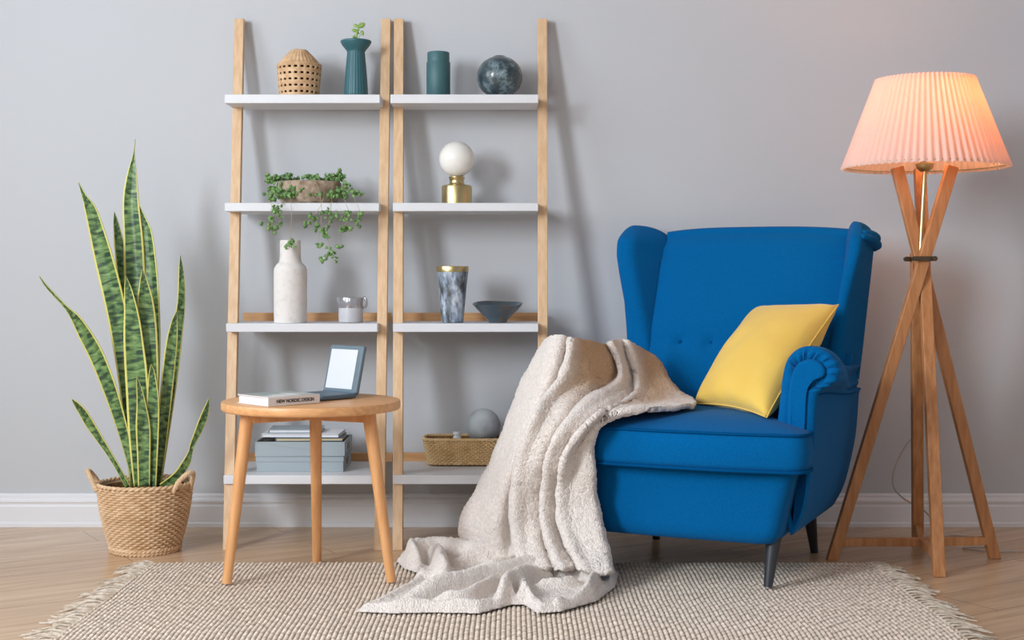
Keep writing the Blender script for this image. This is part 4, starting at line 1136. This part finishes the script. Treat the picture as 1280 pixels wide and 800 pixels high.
    for pts, h, w in ridges:
        pp = [fl(*p, h * .85 + .02) for p in pts]; N = 14 * (len(pp) - 1)
        RL.append(([Vector(cr([tuple(q) for q in pp], (len(pp) - 1) * k / N)) for k in range(N + 1)], h, w))
    def segd(p, a, b):
        ab = b - a; t = clamp((p - a).dot(ab) / max(ab.length_squared, 1e-9)); return (p - a - ab * t).length
    def inside(p):
        c = False; n = len(poly)
        for i in range(n):
            a, b = poly[i], poly[i - 1]
            if (a.y > p.y) != (b.y > p.y) and p.x < (b.x - a.x) * (p.y - a.y) / (b.y - a.y) + a.x: c = not c
        return c
    g = .004; x0 = min(p.x for p in poly) - .01; x1 = max(p.x for p in poly) + .01; y0 = min(p.y for p in poly) - .01; y1 = max(p.y for p in poly) + .01
    nx, ny = int((x1 - x0) / g), int((y1 - y0) / g); idx = {}; m = MB(); HH = {}; EE = {}
    for i in range(nx + 1):
        for j in range(ny + 1):
            p = Vector((x0 + i * g, y0 + j * g)); ins = inside(p)
            de = min(segd(p, poly[k], poly[k - 1]) for k in range(len(poly)))
            if not ins and de > .004: continue
            wv = Vector((noise.noise(Vector((p.x * 9, p.y * 9, 1))), noise.noise(Vector((p.x * 9, p.y * 9, 7))))) * .018
            acc = 0
            for pts, h, w in RL:
                d2, ki = min(((q - p - wv).length_squared, k_) for k_, q in enumerate(pts)); t = min(sqrt(d2) / (w * 1.15), 1)
                tt = ki / (len(pts) - 1); he = h * (.45 + .55 * smooth(0, .22, min(tt, 1 - tt)))
                acc += (he * (1 - t * t) ** .75) ** 5
            HH[(i, j)] = acc ** (1 / 5); EE[(i, j)] = de if ins else 0
    for it in range(3):
        N_ = {}
        for (i, j), h in HH.items():
            nb = [HH[q] for q in ((i + 1, j), (i - 1, j), (i, j + 1), (i, j - 1)) if q in HH]
            N_[(i, j)] = .4 * h + .6 * sum(nb) / max(len(nb), 1)
        HH = N_
    for (i, j), H0 in HH.items():
        e = EE[(i, j)]; p = Vector((x0 + i * g, y0 + j * g))
        fall = sqrt(clamp(1 - (1 - clamp(e / .016)) ** 2)); rim = .009 * math.exp(-((e - .020) / .012) ** 2)
        q3 = Vector((p.x, p.y, H0))
        H = .0165 + fall * (.009 + rim + 1.2 * H0 * smooth(-.01, .03, e) + .0022 * noise.noise(q3 * 22) + .0030 * noise.noise(q3 * 110) + .0014 * noise.noise(q3 * 240))
        idx[(i, j)] = len(m.v); m.v.append(Vector((p.x, p.y, max(H, .0160))) - R)
        m.attr.append(.0)
    for (i, j), a in list(idx.items()):
        if (i + 1, j) in idx and (i, j + 1) in idx and (i + 1, j + 1) in idx: m.f.append((a, idx[(i + 1, j)], idx[(i + 1, j + 1)], idx[(i, j + 1)]))
    # underside on the rug: boundary skirt
    from collections import Counter
    ec = Counter()
    for f in m.f:
        for k in range(4): ec[tuple(sorted((f[k], f[(k + 1) % 4])))] += 1
    bd = [e for e, c in ec.items() if c == 1]; mp = {}
    for e in bd:
        for a in e:
            if a not in mp: mp[a] = len(m.v); v = m.v[a]; m.v.append(Vector((v[0], v[1], .0152 if v[1] + R.y < 3.893 - CD else .001))); m.attr.append(0)
    for a, b in bd: m.f.append((a, b, mp[b], mp[a]))
    m.build('pooled_cloth', M['fleece'], root, attr='tan', merge=0, sharp=180)
make_blanket()

# ------------------------------------------------------------------ tripod floor lamp
def make_floor_lamp():
    c = Vector((1.195, 3.978 - CD, 0))
    root = thing('floor_lamp', c, 'wooden crossed-leg floor lamp with a lit pleated shade right of the armchair', 'lamp')
    def v(x, D, z): return Vector((x, D - CD, z)) - c
    zt = 1.152
    for p, q, sd in ((v(.937, 3.967, 0), v(1.284, 3.950, zt), (0, 1, 0)), (v(1.421, 3.989, 0), v(1.134, 3.99, zt), (0, 1, 0)),
                     (v(1.180, 3.743, 0), v(1.222, 4.06, zt), (1, 0, 0)), (v(1.262, 4.213, 0), v(1.200, 4.02, .9), (1, 0, 0))):
        m = MB(); m.bar(p, q, .026 if sd[1] else .033, .034 if sd[1] else .024, side=sd)
        for k, vv in enumerate(m.v):                                  # flat cut feet
            if k < 4: m.v[k] = (vv[0], vv[1], 0.0005)
        m.build('leg', M['lampwood'], root, bevel=.002)
    m = MB()
    mid = v(1.203, 3.978, .051)
    for p in (v(.953, 3.967, .053), v(1.405, 3.986, .053), v(1.184, 3.765, .051), v(1.258, 4.198, .051)): m.bar(p, mid, .018, .024, side=(p - mid).cross(Vector((0, 0, 1))))
    m.build('stretcher', M['lampwood'], root, bevel=.0015)
    for D_, (xa, xb) in ((3.935, (1.168, 1.226)), (4.02, (1.170, 1.224))):
        m = MB(); m.bar(v(xa, D_, .882), v(xb, D_, .882), .014, .005, side=(0, 0, 1)); m.tube([v(xa, D_ - .012, .882), v(xa, D_ + .004, .882)], .0075, 12); m.tube([v(xb, D_ - .012, .882), v(xb, D_ + .004, .882)], .0075, 12)
        m.build('clamp', M['metal'], root)
    m = MB(); m.tube([v(1.196, 3.972, .87), v(1.212, 3.972, 1.16)], .0068, 14); m.lathe([(0, -.012), (.012, -.012), (.024, -.002), (.0265, .006), (.0265, .012), (.016, .016), (.016, .06), (0, .06)], v(1.212, 3.978, 1.150), 32)
    m.build('brass_stem', M['brass'], root)
    m = MB(); r = .03; m.lathe([(.013, -.045)] + [(r * cos(radians(a)), r * sin(radians(a))) for a in range(-55, 91, 8)], v(1.232, 3.970, 1.275), 24); o = m.build('light_bulb', M['bulb'], root, sharp=180)
    # pleated shade
    cs = v(1.213, 3.978, 0); z0, z1, r0, r1 = 1.147, 1.408, .2365, .139; n = 70
    def fn(u, w_):
        a = 2 * pi * u; k = u * n; tri = abs((k % 1) * 2 - 1)
        r = lerp(r0, r1, w_); amp = lerp(.0125, .0085, w_)
        z = lerp(z0, z1, w_) + (.0025 * tri if w_ in (0, 1) else 0)
        return cs + Vector(((r + amp * (tri - .5)) * cos(a), (r + amp * (tri - .5)) * sin(a), z))
    m = MB(); m.grid(fn, n * 4, 10, cu=True); m.build('pleated_shade', M['shade'], root, sharp=180, merge=0)
    m = MB()
    ring = [cs + Vector((.132 * cos(2 * pi * k / 60), .132 * sin(2 * pi * k / 60), 1.395)) for k in range(60)]; m.tube(ring, .0015, 6, closed=True)
    ring = [cs + Vector((.228 * cos(2 * pi * k / 60), .228 * sin(2 * pi * k / 60), 1.156)) for k in range(60)]; m.tube(ring, .0015, 6, closed=True)
    for k in range(3):
        a = 2 * pi * k / 3 + .5; m.tube([cs + Vector((.013 * cos(a), .013 * sin(a), 1.205)), cs + Vector((.132 * cos(a), .132 * sin(a), 1.395))], .0013, 5)
    m.build('shade_frame', M['brass'], root)
    m = MB()
    pts = [at(1146, 545, 4.21), at(1136, 552, 4.2), at(1121, 578, 4.2), at(1116, 604, 4.2), at(1128, 622, 4.22), at(1155, 638, 4.26), at(1168, 655, 4.3), at(1174, 668, 4.34), at(1195, 669, 4.33), at(1222, 672, 4.28)]
    pts[-1].z = .004; pts[-2].z = .004; pts[-3].z = .004
    for px, py in ((1236, 676), (1230, 683), (1205, 684), (1210, 686), (1240, 689), (1275, 689), (1330, 687)):
        D = F * (EYE - .004) / (py - 350); pts.append(Vector((X(px, D), D - CD, .004)))
    m.tube([p - c for p in path(pts, 120)], .0026, 8); m.build('power_cord', M['cord'], root)
    # glow of the lit bulb
    l = bpy.data.lights.new('bulb_glow', 'POINT'); l.energy = LAMP_W; l.color = (1, .33, .12); l.shadow_soft_size = .035
    lo = bpy.data.objects.new('bulb_glow', l); COL.objects.link(lo); lo.location = c + cs + Vector((0, 0, 1.29))
    lo.location = (c.x + cs.x + .045, c.y + cs.y - .02, 1.325)
LAMP_W = 2.3
make_floor_lamp()

# ------------------------------------------------------------------ camera and light
cam = bpy.data.cameras.new('camera'); co = bpy.data.objects.new('camera', cam); COL.objects.link(co)
co.location = (0, -CD, EYE); co.rotation_euler = (pi / 2, 0, 0); cam.sensor_width = 36; cam.lens = 36 * F / 1280; cam.shift_y = -50 / 1280; cam.clip_start = .05
scene.camera = co
def area(name, loc, aim, sx, sy, power, color):
    l = bpy.data.lights.new(name, 'AREA'); l.shape = 'RECTANGLE'; l.size = sx; l.size_y = sy; l.energy = power; l.color = color
    o = bpy.data.objects.new(name, l); COL.objects.link(o); o.location = loc
    o.rotation_euler = (Vector(aim) - Vector(loc)).to_track_quat('-Z', 'Y').to_euler(); return o

LP = (27, 160, .37, 20)
for k, (a, b) in enumerate(WINS):
    area('window_daylight', (XL - .12, (a + b) / 2, 1.85), (0, (a + b) / 2 + (.6, 2.6)[k], .9), b - a - .15, 1.4, LP[k], (.86, .925, 1))
area('front_fill_light', (-1.3, -5.9, 2.0), (.7, 0, .8), 1.1, 1.3, LP[3], (1, .98, .95))  # added soft fill from behind the camera, no window is built there
w = bpy.data.worlds.new('world'); scene.world = w; w.use_nodes = True
w.node_tree.nodes['Background'].inputs[0].default_value = (.93, .95, 1, 1); w.node_tree.nodes['Background'].inputs[1].default_value = LP[2]
vs = scene.view_settings; vs.view_transform = 'Standard'; vs.look = 'None'; vs.exposure = .07; vs.gamma = 1; vs.use_curve_mapping = False
scene.cycles.use_denoising = True
scene.cycles.max_bounces = 8
scene.cycles.transparent_max_bounces = 8
